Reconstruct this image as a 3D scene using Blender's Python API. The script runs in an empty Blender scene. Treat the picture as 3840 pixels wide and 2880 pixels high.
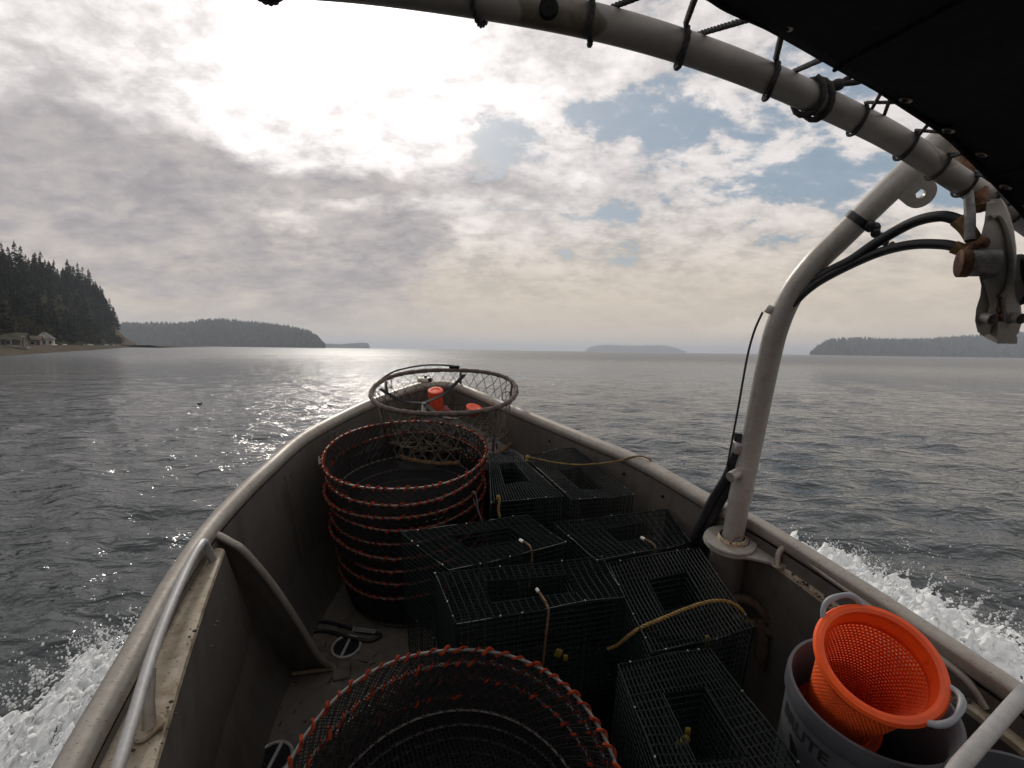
import bpy, bmesh, math, random
import numpy as np
from mathutils import Vector, Matrix, noise as mnoise

R = math.radians
PI = math.pi
random.seed(7)
rng = np.random.default_rng(7)
S = bpy.context.scene
COL = S.collection

# ------------------------------------------------------------------ camera
CAM_H = 2.0                       # eye height over the water
PITCH, ROLL, TRIM = R(3.78), R(0.83), R(14.0)
cam_data = bpy.data.cameras.new('camera')
cam = bpy.data.objects.new('camera', cam_data)
COL.objects.link(cam)
cam_data.sensor_width = 36.0
cam_data.lens = 18.0
cam_data.clip_start = 0.05
cam_data.clip_end = 60000
cam.matrix_world = (Matrix.Translation((0, 0, CAM_H)) @ Matrix.Rotation(PI / 2 - PITCH, 4, 'X')
                    @ Matrix.Rotation(ROLL, 4, 'Z'))
S.camera = cam
# the boat rides bow-up: x to starboard, y to the bow, z up from the deck
BOAT = Matrix.Translation((0, 0, CAM_H)) @ Matrix.Rotation(TRIM, 4, 'X') @ Matrix.Translation((0, 0, -1.8))

# ------------------------------------------------------------------ sky and sun
SUN_AZ, SUN_EL = -17.5, 31.0      # degrees, azimuth from +Y towards +X


class NX:
    """tiny expression helper for shader maths"""
    nt = None

    def __init__(self, sock): self.s = sock

    @staticmethod
    def op(o, *a, clamp=False):
        n = NX.nt.nodes.new('ShaderNodeMath'); n.operation = o; n.use_clamp = clamp
        for i, v in enumerate(a):
            if isinstance(v, NX): NX.nt.links.new(v.s, n.inputs[i])
            else: n.inputs[i].default_value = v
        return NX(n.outputs[0])

    def __add__(s, o): return NX.op('ADD', s, o)
    __radd__ = __add__
    def __sub__(s, o): return NX.op('SUBTRACT', s, o)
    def __rsub__(s, o): return NX.op('SUBTRACT', o, s)
    def __mul__(s, o): return NX.op('MULTIPLY', s, o)
    __rmul__ = __mul__
    def __truediv__(s, o): return NX.op('DIVIDE', s, o)


def sstep(x, a, b):
    n = NX.nt.nodes.new('ShaderNodeMapRange'); n.interpolation_type = 'SMOOTHSTEP'
    NX.nt.links.new(x.s, n.inputs[0])
    lo, hi, t0, t1 = (a, b, 0, 1) if a < b else (b, a, 1, 0)
    for i, v in zip((1, 2, 3, 4), (lo, hi, t0, t1)): n.inputs[i].default_value = v
    return NX(n.outputs[0])


def mixc(f, a, b):
    n = NX.nt.nodes.new('ShaderNodeMix'); n.data_type = 'RGBA'
    for sock, v in ((n.inputs[0], f), (n.inputs[6], a), (n.inputs[7], b)):
        if isinstance(v, NX): NX.nt.links.new(v.s, sock)
        elif isinstance(v, (tuple, list)): sock.default_value = (*v, 1)
        else: sock.default_value = v
    return NX(n.outputs[2])


def nz(vec, scale, detail=5, rough=.55, dist=0.0, out=0):
    n = NX.nt.nodes.new('ShaderNodeTexNoise')
    NX.nt.links.new(vec.s, n.inputs['Vector'])
    n.inputs['Scale'].default_value = scale; n.inputs['Detail'].default_value = detail
    n.inputs['Roughness'].default_value = rough; n.inputs['Distortion'].default_value = dist
    return NX(n.outputs[out])


def vec3(x, y, z):
    n = NX.nt.nodes.new('ShaderNodeCombineXYZ')
    for i, v in enumerate((x, y, z)):
        if isinstance(v, NX): NX.nt.links.new(v.s, n.inputs[i])
        else: n.inputs[i].default_value = v
    return NX(n.outputs[0])


world = bpy.data.worlds.new('World')
S.world = world
world.use_nodes = True
wt = world.node_tree
wt.nodes.clear()
NX.nt = wt
sky = wt.nodes.new('ShaderNodeTexSky'); sky.sky_type = 'NISHITA'
sky.sun_disc = False
sky.sun_elevation = R(SUN_EL); sky.sun_rotation = R(SUN_AZ)
sky.air_density = 1.0; sky.dust_density = 1.5
tc = wt.nodes.new('ShaderNodeTexCoord')
sep = wt.nodes.new('ShaderNodeSeparateXYZ')
wt.links.new(tc.outputs['Generated'], sep.inputs[0])
dx, dy, dz = (NX(sep.outputs[i]) for i in range(3))
DEG = 57.29578
az0 = NX.op('ARCTAN2', dx, dy) * DEG
el0 = NX.op('ARCSINE', dz) * DEG
dirv = NX(tc.outputs['Generated'])
# clouds lie in flat layers, so the noise is stretched along the horizon
zz = NX.op('MAXIMUM', dz, 0.0) + 0.34
pl = vec3(dx / zz, dy / zz, 0.0)
w1 = nz(pl, 1.8, 7, .6)
w2 = nz(vec3(dx / zz + 7.3, dy / zz + 2.1, 3.0), 1.8, 7, .6)
w3 = nz(dirv, 2.6, 8, .58)
az = az0 + (w1 - .5) * 26 + (w3 - .5) * 12
el = el0 + (w2 - .5) * 11 + (w3 - .5) * 6


def ga(a, e, sa, se, A=None, E=None):
    u = ((A or az) - a) / sa
    v = ((E or el) - e) / se
    return NX.op('EXPONENT', (u * u + v * v) * -1.0)


nf = nz(pl, 4.0, 9, .62, .3)
ng = nz(vec3(dx / zz * 1.0 + 3.0, dy / zz * 1.35, 1.7), 8.5, 7, .6, .2)
nb = nz(vec3(dx / zz + 11, dy / zz + 5, 0.0), 1.3, 5, .5)
# broken blue gaps, mostly to the right of the sun
gaps = (ga(14, 23, 16, 4.2) * 1.0 + ga(29, 17, 12, 5) * 1.15 + ga(41, 13, 9, 4) * .8 + ga(3, 14, 12, 2.4) * .6
        + ga(-2, 24, 7, 2) * .5 + ga(24, 30, 9, 3) * .6)
gaps = gaps + (nb - .5) * 1.1
blue = sstep(gaps * .50 + (.5 - nf) * 2.3 + (.5 - ng) * 1.5, .30, .62)
blue = blue * sstep(el0, 5, 11) * sstep(az, -20, -4)
# heavy grey bank low on the left
bank = sstep(el, 19.0, 16.5) * sstep(el, 1.5, 6.0) * sstep(az, -7.5, -12.5)
bank = bank + ga(-3, 17.2, 13, 2.0) * .8 + ga(1, 13.4, 5, 1.1) * .55
bank = bank - ga(-36, 5.2, 11, 1.3) * .95 - ga(-21.5, 12.4, 3.2, 1.2) * .9 - ga(-15, 14.8, 4, .8) * .8 - ga(-30, 8.5, 6, .8) * .4
bank = bank - sstep(nf * .7 + ng * .3, .54, .70) * .32
bank = NX.op('MAXIMUM', NX.op('MINIMUM', bank, 1.0), 0.0)
# brightness of the white cloud, brightest where it veils the sun
npf = nz(vec3(dx / zz * 1.0 + 9.0, dy / zz * 1.2, 4.2), 19.0, 6, .6, .35)
mod = sstep(nf * .46 + ng * .34 + npf * .20, .36, .62)
mamp = sstep(el0, 1.0, 15.0) * .7 + .3
glow = ga(-20, 27, 17, 8.5) * .58 + ga(-18, 27, 34, 12) * .30 + ga(-17, 32, 7, 5, az0, el0) * 1.2
lum = (mod - .5) * .40 * mamp + .64 + glow * (mod * .8 + .5)
c_cloud = mixc(sstep(el0, 18, 5), (1.0, .945, .93), (1.0, .885, .755))
vm = wt.nodes.new('ShaderNodeVectorMath'); vm.operation = 'SCALE'
wt.links.new(c_cloud.s, vm.inputs[0]); wt.links.new(lum.s, vm.inputs[3])
cloud = NX(vm.outputs[0])
c_bank = mixc(mod, (.345, .325, .345), (.54, .495, .48))
cloud = mixc(bank * .94, cloud, c_bank)
# clear sky: the Nishita sky, greyed by thin high cirrus
sk = wt.nodes.new('ShaderNodeVectorMath'); sk.operation = 'SCALE'
wt.links.new(sky.outputs[0], sk.inputs[0]); sk.inputs[3].default_value = .085
clear = mixc(.62, NX(sk.outputs[0]), (.23, .325, .405))
allsky = mixc(blue * .86, cloud, clear)
# milky band over the horizon
hz = sstep(el0, 11.0, 0.0)
c_h = mixc(sstep(az0, -32, 2), (.485, .44, .42), (.67, .565, .455))
allsky = mixc(hz * .72 * (sstep(az, -20, -6) * .6 + .4), allsky, c_h)
# small cumulus heads low over the right-hand shore
cum = sstep(ga(27, 2.6, 9, 1.0, az0 + (w3 - .5) * 10, el0 + (nz(dirv, 34, 8, .62) - .5) * 4.0), .25, .75)
allsky = mixc(cum * .45, allsky, (.80, .70, .58))
sc10 = wt.nodes.new('ShaderNodeVectorMath'); sc10.operation = 'SCALE'
wt.links.new(allsky.s, sc10.inputs[0]); sc10.inputs[3].default_value = 10.0
bg = wt.nodes.new('ShaderNodeBackground'); bg.inputs[1].default_value = 0.1
wt.links.new(sc10.outputs[0], bg.inputs[0])
wo = wt.nodes.new('ShaderNodeOutputWorld')
wt.links.new(bg.outputs[0], wo.inputs[0])

sun_d = bpy.data.lights.new('sun', 'SUN')
sun_d.energy = 1.4; sun_d.angle = R(4.5); sun_d.color = (1, .94, .84)
sun = bpy.data.objects.new('sun', sun_d)
COL.objects.link(sun)
sdir = Vector((math.sin(R(SUN_AZ)) * math.cos(R(SUN_EL)), math.cos(R(SUN_AZ)) * math.cos(R(SUN_EL)), math.sin(R(SUN_EL))))
sun.rotation_euler = sdir.to_track_quat('Z', 'Y').to_euler()
sun.location = sdir * 50
S.view_settings.view_transform = 'Standard'
S.view_settings.look = 'None'
S.view_settings.exposure = 0.0
S.view_settings.gamma = 1.0
S.render.engine = 'CYCLES'
try:
    S.cycles.use_denoising = True
    S.cycles.max_bounces = 8
    S.cycles.transparent_max_bounces = 16
    S.cycles.sample_clamp_indirect = 6
except Exception:
    pass

# ------------------------------------------------------------------ materials
def newmat(name):
    m = bpy.data.materials.new(name); m.use_nodes = True
    NX.nt = m.node_tree
    b = m.node_tree.nodes['Principled BSDF']
    t = m.node_tree.nodes.new('ShaderNodeTexCoord')
    return m, b, NX(t.outputs['Object']), t


def setin(b, key, v):
    if isinstance(v, NX): NX.nt.links.new(v.s, b.inputs[key])
    elif isinstance(v, (tuple, list)): b.inputs[key].default_value = (*v, 1)
    else: b.inputs[key].default_value = v


def bump(b, h, strength=.3, dist=.01, prev=None):
    n = NX.nt.nodes.new('ShaderNodeBump')
    n.inputs['Strength'].default_value = strength; n.inputs['Distance'].default_value = dist
    NX.nt.links.new(h.s, n.inputs['Height'])
    if prev: NX.nt.links.new(prev, n.inputs['Normal'])
    NX.nt.links.new(n.outputs[0], b.inputs['Normal'])
    return n.outputs[0]


def simple(name, col, rough=.6, metal=0.0, var=.25, scale=30, bmp=.15, spec=.5):
    m, b, o, t = newmat(name)
    n = nz(o, scale, 5, .6)
    dark = tuple(c * (1 - var) for c in col); lite = tuple(min(1, c * (1 + var)) for c in col)
    setin(b, 'Base Color', mixc(sstep(n, .3, .7), dark, lite))
    setin(b, 'Roughness', sstep(n, -.6, 1.2) * .25 + (rough - .12))
    b.inputs['Metallic'].default_value = metal
    b.inputs['Specular IOR Level'].default_value = spec
    if bmp: bump(b, n, bmp, .004)
    return m


def aluminium(name, base, stain, stain_amt, metal=.55, rough=.5, pit=.5):
    """bare weathered plate: brushed grain, brown salt stains and dark pitting"""
    m, b, o, t = newmat(name)
    big = nz(o, 3.2, 8, .65, .4)
    fine = nz(o, 60, 6, .7)
    spk = nz(o, 120, 3, .6)
    streak = nz(vec3(NX(sepx(o, 0)) * 22, NX(sepx(o, 1)) * 22, NX(sepx(o, 2)) * 2.5), 1.0, 5, .6)
    c = mixc(sstep(fine, .3, .7), tuple(x * .82 for x in base), base)
    c = mixc(sstep(big * .6 + streak * .4, .44, .66) * stain_amt, c, stain)
    c = mixc(sstep(spk, .60, .70) * pit, c, (.035, .03, .025))
    mid_n = nz(o, 26, 7, .75, .8)
    c = mixc(sstep(mid_n, .52, .68) * pit * .7, c, tuple(x * .45 for x in base))
    setin(b, 'Base Color', c)
    setin(b, 'Metallic', metal - sstep(big, .45, .65) * (metal * .5))
    setin(b, 'Roughness', fine * .25 + big * .2 + (rough - .22))
    bump(b, fine * .6 + big * .4, .25, .004)
    return m


def sepx(v, i):
    n = NX.nt.nodes.new('ShaderNodeSeparateXYZ'); NX.nt.links.new(v.s, n.inputs[0]); return n.outputs[i]


M = {}
M['hull'] = aluminium('hull_plate', (.108, .098, .087), (.056, .046, .036), .9, .15, .6, .45)
M['rail'] = aluminium('gunwale_pipe', (.36, .335, .30), (.22, .18, .135), .6, .45, .45, .6)
M['ledge'] = aluminium('ledge_plate', (.38, .33, .25), (.14, .095, .05), 1.0, .15, .6, .95)
M['deck'] = aluminium('deck_plate', (.135, .12, .10), (.05, .042, .034), .9, .15, .65, .6)
M['fore'] = aluminium('foredeck_plate', (.22, .22, .22), (.10, .10, .10), .7, .25, .4, .3)
M['mast'] = aluminium('davit_pipe', (.40, .38, .35), (.24, .20, .165), .6, .4, .45, .4)
M['arch'] = simple('painted_pipe', (.24, .22, .20), .5, 0, .2, 9, .1)
_m, _b, _o, _t = newmat('painted_pipe')
_n = nz(_o, 7, 5, .6); _c = nz(_o, 3.4, 3, .5, .3); _f = nz(_o, 90, 4, .6)
setin(_b, 'Base Color', mixc(sstep(_c, .575, .59), mixc(sstep(_n, .35, .7), (.19, .175, .16), (.27, .255, .235)), mixc(sstep(_f, .3, .7), (.10, .085, .065), (.15, .13, .105))))
setin(_b, 'Roughness', _f * .3 + .35)
bump(_b, sstep(_c, .575, .59) * -.5 + _f * .2, .3, .003)
M['arch'] = _m
M['galv'] = aluminium('galvanised_bar', (.42, .42, .42), (.28, .265, .245), .6, .4, .5, .25)
M['weld'] = simple('weld_bead', (.42, .35, .24), .5, .3, .4, 140, .6)
M['cloth'] = simple('black_canvas', (.012, .012, .015), .9, 0, .3, 60, .3, .2)
M['brass'] = simple('dull_eyelet', (.22, .19, .15), .4, .7, .3, 60)
M['cord'] = simple('dark_cord', (.03, .028, .028), .85, 0, .5, 160, .5)
M['hose'] = simple('black_hose', (.012, .012, .014), .45, 0, .3, 40, .1)
M['sleeve'] = simple('tan_sleeve', (.20, .125, .05), .8, 0, .45, 70, .5)
M['rust'] = simple('rusted_iron', (.12, .058, .032), .85, .1, .6, 45, .7)
M['motor'] = simple('grey_motor', (.20, .195, .19), .6, .2, .5, 35, .4)
M['cast'] = aluminium('cast_alloy', (.25, .235, .21), (.12, .10, .08), .8, .1, .5, .4)
M['tape'] = simple('black_tape', (.01, .01, .012), .35, 0, .3, 50, .3)
M['net'] = simple('black_twine', (.006, .005, .005), .8, 0, .3, 90, 0)
M['hoopw'] = simple('white_hoop', (.10, .09, .085), .5, 0, .45, 70, .1)
M['orope'] = simple('orange_rope', (.19, .026, .010), .9, 0, .6, 55, .5, .1)
M['wire'] = simple('green_wire', (.0035, .0085, .009), .5, 0, .25, 30, 0, .2)
M['clip'] = simple('bright_clip', (.20, .20, .19), .45, .5, .2, 90, 0)
M['yrope'] = simple('yellow_rope', (.17, .105, .022), .75, 0, .45, 120, .7)
M['strap'] = simple('tan_strap', (.13, .075, .035), .8, 0, .5, 70, .5)
M['whitep'] = simple('white_plastic', (.68, .66, .62), .5, 0, .2, 30, 0)
M['yplast'] = simple('yellow_plastic', (.2, .14, .015), .5, 0, .3, 30, 0)
M['orange'] = simple('orange_plastic', (.92, .105, .014), .42, 0, .14, 12, .05)
M['orange'].node_tree.nodes['Principled BSDF'].inputs['Subsurface Weight'].default_value = .3
M['orange'].node_tree.nodes['Principled BSDF'].inputs['Subsurface Radius'].default_value = (.05, .02, .01)
M['bin'] = simple('grey_bin', (.060, .064, .074), .5, 0, .12, 14, .06)
M['handle'] = simple('grey_handle', (.30, .31, .34), .45, 0, .12, 14, 0)
M['print'] = simple('black_print', (.008, .008, .009), .6, 0, .1, 14, 0)
M['pot'] = simple('weathered_wrap', (.085, .065, .055), .85, 0, .5, 45, .6)
M['twine'] = simple('old_twine', (.12, .10, .075), .9, 0, .45, 60, 0)
M['rubber'] = simple('rubber_strap', (.014, .014, .014), .8, 0, .4, 30, .2, .15)
M['weed'] = simple('brown_weed', (.035, .026, .015), .8, 0, .6, 40, .4)
M['lid'] = simple('orange_lid', (.75, .09, .03), .45, 0, .12, 30, .1)
M['maroon'] = simple('maroon_plastic', (.16, .02, .02), .5, 0, .3, 30, .1)
M['brownpipe'] = simple('stained_pipe', (.06, .038, .025), .8, .1, .5, 45, .5)
M['paper'] = simple('white_tag', (.7, .69, .66), .7, 0, .1, 30, 0)


# ------------------------------------------------------------------ mesh builder
ORG = {}


def catmull(pts, n=6, closed=False):
    P = [np.array(p, float) for p in pts]
    out = []
    N = len(P)
    rngk = range(N) if closed else range(N - 1)
    for i in rngk:
        if closed: p0, p1, p2, p3 = P[(i - 1) % N], P[i], P[(i + 1) % N], P[(i + 2) % N]
        else: p0, p1, p2, p3 = P[max(i - 1, 0)], P[i], P[i + 1], P[min(i + 2, N - 1)]
        for k in range(n):
            t = k / n
            out.append(.5 * (2 * p1 + (p2 - p0) * t + (2 * p0 - 5 * p1 + 4 * p2 - p3) * t * t + (3 * p1 - p0 - 3 * p2 + p3) * t ** 3))
    if not closed: out.append(P[-1])
    return out


class MB:
    def __init__(s): s.v = []; s.f = []; s.m = []; s.mi = 0

    def add(s, v, f):
        o = len(s.v)
        s.v.extend([tuple(map(float, p)) for p in v])
        s.f.extend([tuple(i + o for i in q) for q in f])
        s.m.extend([s.mi] * len(f))

    def tube(s, path, r, seg=10, closed=False, caps=True, sec=None, up=None):
        P = [np.array(p, float) for p in path]
        N = len(P)
        rr = r if hasattr(r, '__len__') else [r] * N
        T = []
        for i in range(N):
            a = P[(i - 1) % N] if (closed or i > 0) else P[i]
            b = P[(i + 1) % N] if (closed or i < N - 1) else P[i]
            d = b - a; T.append(d / (np.linalg.norm(d) + 1e-12))
        if up is not None: nrm = None
        else:
            h = np.array([0, 0, 1.]) if abs(T[0][2]) < .9 else np.array([1., 0, 0])
            nrm = np.cross(T[0], h); nrm /= np.linalg.norm(nrm)
        V = []
        K = len(sec) if sec else seg
        for i in range(N):
            if up is not None:
                nr = np.cross(T[i], np.array(up, float)); nr /= np.linalg.norm(nr)
            else:
                nrm = nrm - T[i] * np.dot(nrm, T[i]); nrm /= np.linalg.norm(nrm); nr = nrm
            bn = np.cross(nr, T[i])
            for k in range(K):
                if sec: x, y = sec[k]; x *= rr[i]; y *= rr[i]
                else: a = 2 * PI * k / seg; x, y = rr[i] * math.cos(a), rr[i] * math.sin(a)
                V.append(P[i] + nr * x + bn * y)
        F = []
        for i in range(N if closed else N - 1):
            j = (i + 1) % N
            for k in range(K):
                l = (k + 1) % K
                F.append((i * K + k, i * K + l, j * K + l, j * K + k))
        if caps and not closed:
            F.append(tuple(range(K))[::-1]); F.append(tuple((N - 1) * K + k for k in range(K)))
        s.add(V, F); return s

    def bar(s, a, b, r, seg=4): return s.tube([a, b], r, seg, caps=False)

    def ring(s, c, rad, r, n=48, seg=8, ax=None):
        ax = ax or Matrix.Identity(3)
        return s.tube([Vector(c) + ax @ Vector((rad * math.cos(2 * PI * i / n), rad * math.sin(2 * PI * i / n), 0)) for i in range(n)], r, seg, closed=True)

    def box(s, c, d, rot=None, bev=0.0):
        hx, hy, hz_ = d[0] / 2, d[1] / 2, d[2] / 2
        if bev:
            ring = []
            b = min(bev, hx * .9, hy * .9)
            for (sx, sy) in ((1, 1), (-1, 1), (-1, -1), (1, -1)):
                cx, cy = sx * (hx - b), sy * (hy - b)
                a0 = {(1, 1): 0, (-1, 1): 90, (-1, -1): 180, (1, -1): 270}[(sx, sy)]
                for k in range(4):
                    a = R(a0 + 30 * k); ring.append((cx + b * math.cos(a), cy + b * math.sin(a)))
            n = len(ring); bz_ = min(b, hz_ * .9)
            V = []
            for (z, ins) in ((-hz_, bz_), (-hz_ + bz_, 0), (hz_ - bz_, 0), (hz_, bz_)):
                for (x, y) in ring:
                    l = math.hypot(x, y); V.append((x * (1 - ins / l), y * (1 - ins / l), z))
            F = [tuple(range(n))[::-1], tuple(3 * n + k for k in range(n))]
            for j in range(3):
                for k in range(n): F.append((j * n + k, j * n + (k + 1) % n, (j + 1) * n + (k + 1) % n, (j + 1) * n + k))
        else:
            V = [(x, y, z) for z in (-hz_, hz_) for (x, y) in ((-hx, -hy), (hx, -hy), (hx, hy), (-hx, hy))]
            F = [(3, 2, 1, 0), (4, 5, 6, 7), (0, 1, 5, 4), (1, 2, 6, 5), (2, 3, 7, 6), (3, 0, 4, 7)]
        m = rot or Matrix.Identity(3)
        s.add([Vector(c) + m @ Vector(p) for p in V], F); return s

    def prism(s, poly, vec_, cap=True):
        n = len(poly); v = np.array(vec_, float)
        V = [np.array(p, float) for p in poly]
        V += [p + v for p in V]
        F = [(k, (k + 1) % n, n + (k + 1) % n, n + k) for k in range(n)]
        F += [tuple(range(n))[::-1], tuple(range(n, 2 * n))]
        s.add(V, F); return s

    def lathe(s, prof, c=(0, 0, 0), n=48, ax=None, closed=False):
        ax = ax or Matrix.Identity(3)
        V = []
        for (r, z) in prof:
            for k in range(n):
                a = 2 * PI * k / n
                V.append(Vector(c) + ax @ Vector((r * math.cos(a), r * math.sin(a), z)))
        K = len(prof); F = []
        for j in range(K if closed else K - 1):
            i2 = (j + 1) % K
            for k in range(n): F.append((j * n + k, j * n + (k + 1) % n, i2 * n + (k + 1) % n, i2 * n + k))
        s.add(V, F); return s

    def grid(s, rows):
        n = len(rows[0]); V = [p for r in rows for p in r]
        F = [(i * n + k, i * n + k + 1, (i + 1) * n + k + 1, (i + 1) * n + k) for i in range(len(rows) - 1) for k in range(n - 1)]
        s.add(V, F); return s

    def sphere(s, c, r, n=8, m=5, sq=(1, 1, 1)):
        V = [(c[0], c[1], c[2] + r * sq[2])]
        for j in range(1, m):
            for k in range(n):
                t, a = PI * j / m, 2 * PI * k / n
                V.append((c[0] + r * sq[0] * math.sin(t) * math.cos(a), c[1] + r * sq[1] * math.sin(t) * math.sin(a), c[2] + r * sq[2] * math.cos(t)))
        V.append((c[0], c[1], c[2] - r * sq[2]))
        F = [(0, 1 + k, 1 + (k + 1) % n) for k in range(n)]
        for j in range(m - 2):
            for k in range(n):
                a = 1 + j * n; F.append((a + k, a + n + k, a + n + (k + 1) % n, a + (k + 1) % n))
        L = len(V) - 1; a = 1 + (m - 2) * n
        F += [(L, a + (k + 1) % n, a + k) for k in range(n)]
        s.add(V, F); return s

    def build(s, name, mats, parent=None, smooth=True, solid=0.0, angle=40):
        mats = mats if isinstance(mats, (list, tuple)) else [mats]
        me = bpy.data.meshes.new(name)
        o3 = np.array(ORG.get(parent.name, (0, 0, 0))) if parent else np.zeros(3)
        V = np.array(s.v, float) - o3
        me.from_pydata(V.tolist(), [], s.f)
        for m in mats: me.materials.append(m)
        if len(mats) > 1: me.polygons.foreach_set('material_index', s.m)
        if smooth:
            me.polygons.foreach_set('use_smooth', [True] * len(s.f))
            try: me.set_sharp_from_angle(angle=R(angle))
            except Exception: pass
        me.update()
        ob = bpy.data.objects.new(name, me)
        COL.objects.link(ob)
        if parent:
            ob.parent = parent; ORG[ob.name] = tuple(o3)
        if solid:
            md = ob.modifiers.new('thickness', 'SOLIDIFY'); md.thickness = solid; md.offset = 0
        return ob


def rope(mb, path, r, pitch=None, strands=3, seg=6):
    """laid rope: strands wound round the path"""
    P = [np.array(p, float) for p in path]
    L = [0.0]
    for a, b in zip(P[:-1], P[1:]): L.append(L[-1] + np.linalg.norm(b - a))
    pitch = pitch or r * 7
    n = max(8, int(L[-1] / pitch * 7))
    D = np.linspace(0, L[-1], n); Q = np.stack([np.interp(D, L, [p[i] for p in P]) for i in range(3)], 1)
    T = np.gradient(Q, axis=0); T /= np.linalg.norm(T, axis=1)[:, None]
    nr = np.cross(T[0], [0.3, .2, 1]); nr /= np.linalg.norm(nr); N = []
    for t in T:
        nr = nr - t * np.dot(nr, t); nr /= np.linalg.norm(nr); N.append(nr)
    for k in range(strands):
        pts = []
        for i in range(n):
            a = 2 * PI * (D[i] / pitch + k / strands); b = np.cross(T[i], N[i])
            pts.append(Q[i] + (N[i] * math.cos(a) + b * math.sin(a)) * r * .5)
        mb.tube(pts, r * .56, seg)
    return mb


def tag(o, label, cat, group=None, kind=None):
    if label: o['label'] = label
    if cat: o['category'] = cat
    if group: o['group'] = group
    if kind: o['kind'] = kind
    return o


def thing(name, label, cat, loc, group=None, boat=True):
    o = bpy.data.objects.new(name, None)
    o.empty_display_size = .1
    COL.objects.link(o)
    o.matrix_world = (BOAT if boat else Matrix.Identity(4)) @ Matrix.Translation(loc)
    ORG[o.name] = tuple(loc)
    return tag(o, label, cat, group)


def copy_tree(src, parent=None):
    c = src.copy(); COL.objects.link(c)
    if parent: c.parent = parent
    for ch in [k for k in src.children]: copy_tree(ch, c)
    return c


# ------------------------------------------------------------------ boat
boat = thing('boat', 'open aluminium workboat with stained ledges and a pipe gunwale running to a rounded bow', 'boat', (0, 1.2, 0))
G_raw = [(-.16, -1.0, .8), (-.40, -.4, .8), (-.60, .1, .8), (-.745, .45, .8), (-.825, .70, .8), (-.887, .94, .8), (-.952, 1.19, .8),
         (-1.0, 1.46, .8), (-1.012, 1.7, .8), (-1.005, 1.92, .8), (-.995, 2.22, .79), (-.93, 2.51, .775), (-.82, 2.825, .76),
         (-.665, 3.12, .745), (-.556, 3.235, .74), (-.415, 3.25, .74), (-.275, 3.115, .745), (.015, 2.74, .76), (.37, 2.265, .79),
         (.572, 2.0, .8), (.755, 1.68, .8), (.84, 1.575, .8), (.925, 1.41, .8), (.985, 1.275, .8), (1.025, 1.185, .8),
         (1.09, 1.02, .8), (1.145, .87, .8), (1.205, .65, .8), (1.285, .3, .8), (1.40, -.3, .8), (1.53, -1.0, .8)]
G = catmull(G_raw, 5)


def offset(path, d):
    out = []
    for i, p in enumerate(path):
        a = path[max(i - 1, 0)]; b = path[min(i + 1, len(path) - 1)]
        t = b - a; n = np.array([-t[1], t[0], 0]); n /= np.linalg.norm(n)
        out.append(p - n * d)           # path runs clockwise round the bow, so -n points inboard
    return out


inner = offset(G, .028)
i_fore = [i for i, p in enumerate(G) if p[1] > 2.45]
SPLIT = next(i for i, p in enumerate(G) if p[0] > .80 and p[1] < 1.62)
# inside plating
bot = offset(G, .085)
rows = []
for f in (0, .12, .3, .55, .8, 1.0):
    rows.append([(inner[i] * (1 - f) + np.array([bot[i][0], bot[i][1], 0.0]) * f) - np.array([0, 0, .02 * (1 - f)]) for i in range(len(G))])
hb = MB().grid(rows)
# outside plating: gunwale, flared topside, chine, keel
axis0, axis1 = np.array([.66, -1.0]), np.array([-.49, 3.28])
rows = []
for k, (f, z, inw) in enumerate(((0, -.02, -.012), (.2, -.3, .03), (.45, -.7, .10), (.62, -.92, .16), (.9, -1.25, .6), (1, -1.35, 1))):
    row = []
    for i, p in enumerate(G):
        q = p[:2]; u = np.dot(q - axis0, axis1 - axis0) / np.dot(axis1 - axis0, axis1 - axis0)
        c = axis0 + (axis1 - axis0) * min(u, .97)
        w = q + (c - q) * inw
        row.append(np.array([w[0], w[1], p[2] + z * (1.0 if u < .6 else 1 - .35 * (u - .6) / .4)]))
    rows.append(row)
hb.grid(rows)
tr = [rows[0][0], rows[0][-1]]
hb.add([rows[0][0], rows[0][-1], rows[3][-1], rows[5][-1], rows[3][0]], [(0, 1, 2, 3, 4)])
hb.build('hull', M['hull'], boat)
# deck and foredeck
dk = MB()
mid = []
L, Rr = [p for i, p in enumerate(bot) if i <= len(G) // 2], None
pts = [(p[0], p[1], 0.0) for p in bot]
dk.add(pts, [tuple(range(len(pts)))[::-1]])
dk.build('deck', M['deck'], boat, smooth=False)
fd = MB()
fp = [inner[i] for i in range(len(G)) if G[i][1] > 2.5]
top = [(p[0], p[1], .55) for p in fp]
fd.prism(top, (0, 0, -.02))
a, b = top[0], top[-1]
fd.prism([a, b, (b[0], b[1], .50), (a[0], a[1], .50)], (0, -.012, 0))
fd.build('foredeck', M['fore'], boat, smooth=False)
# gunwale: round pipe to port and round the bow, flatter rounded cap aft of the davit to starboard
MB().tube(G[:SPLIT + 1], .031, 14).build('gunwale_pipe', M['rail'], boat)
capsec = [(.025 * math.copysign(abs(math.cos(a)) ** .5, math.cos(a)), .023 * math.copysign(abs(math.sin(a)) ** .5, math.sin(a))) for a in [2 * PI * k / 20 for k in range(20)]]
MB().tube(offset(G, -.004)[SPLIT:], 1.0, sec=capsec, up=(0, 0, 1)).build('gunwale_cap', M['rail'], boat)
# black rub strake showing under the port pipe
ob_ = offset(G, -.03)
MB().tube([p + np.array([0, 0, -.03]) for p in ob_[:38]], .014, 8).build('rub_strake', M['rubber'], boat)

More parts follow.
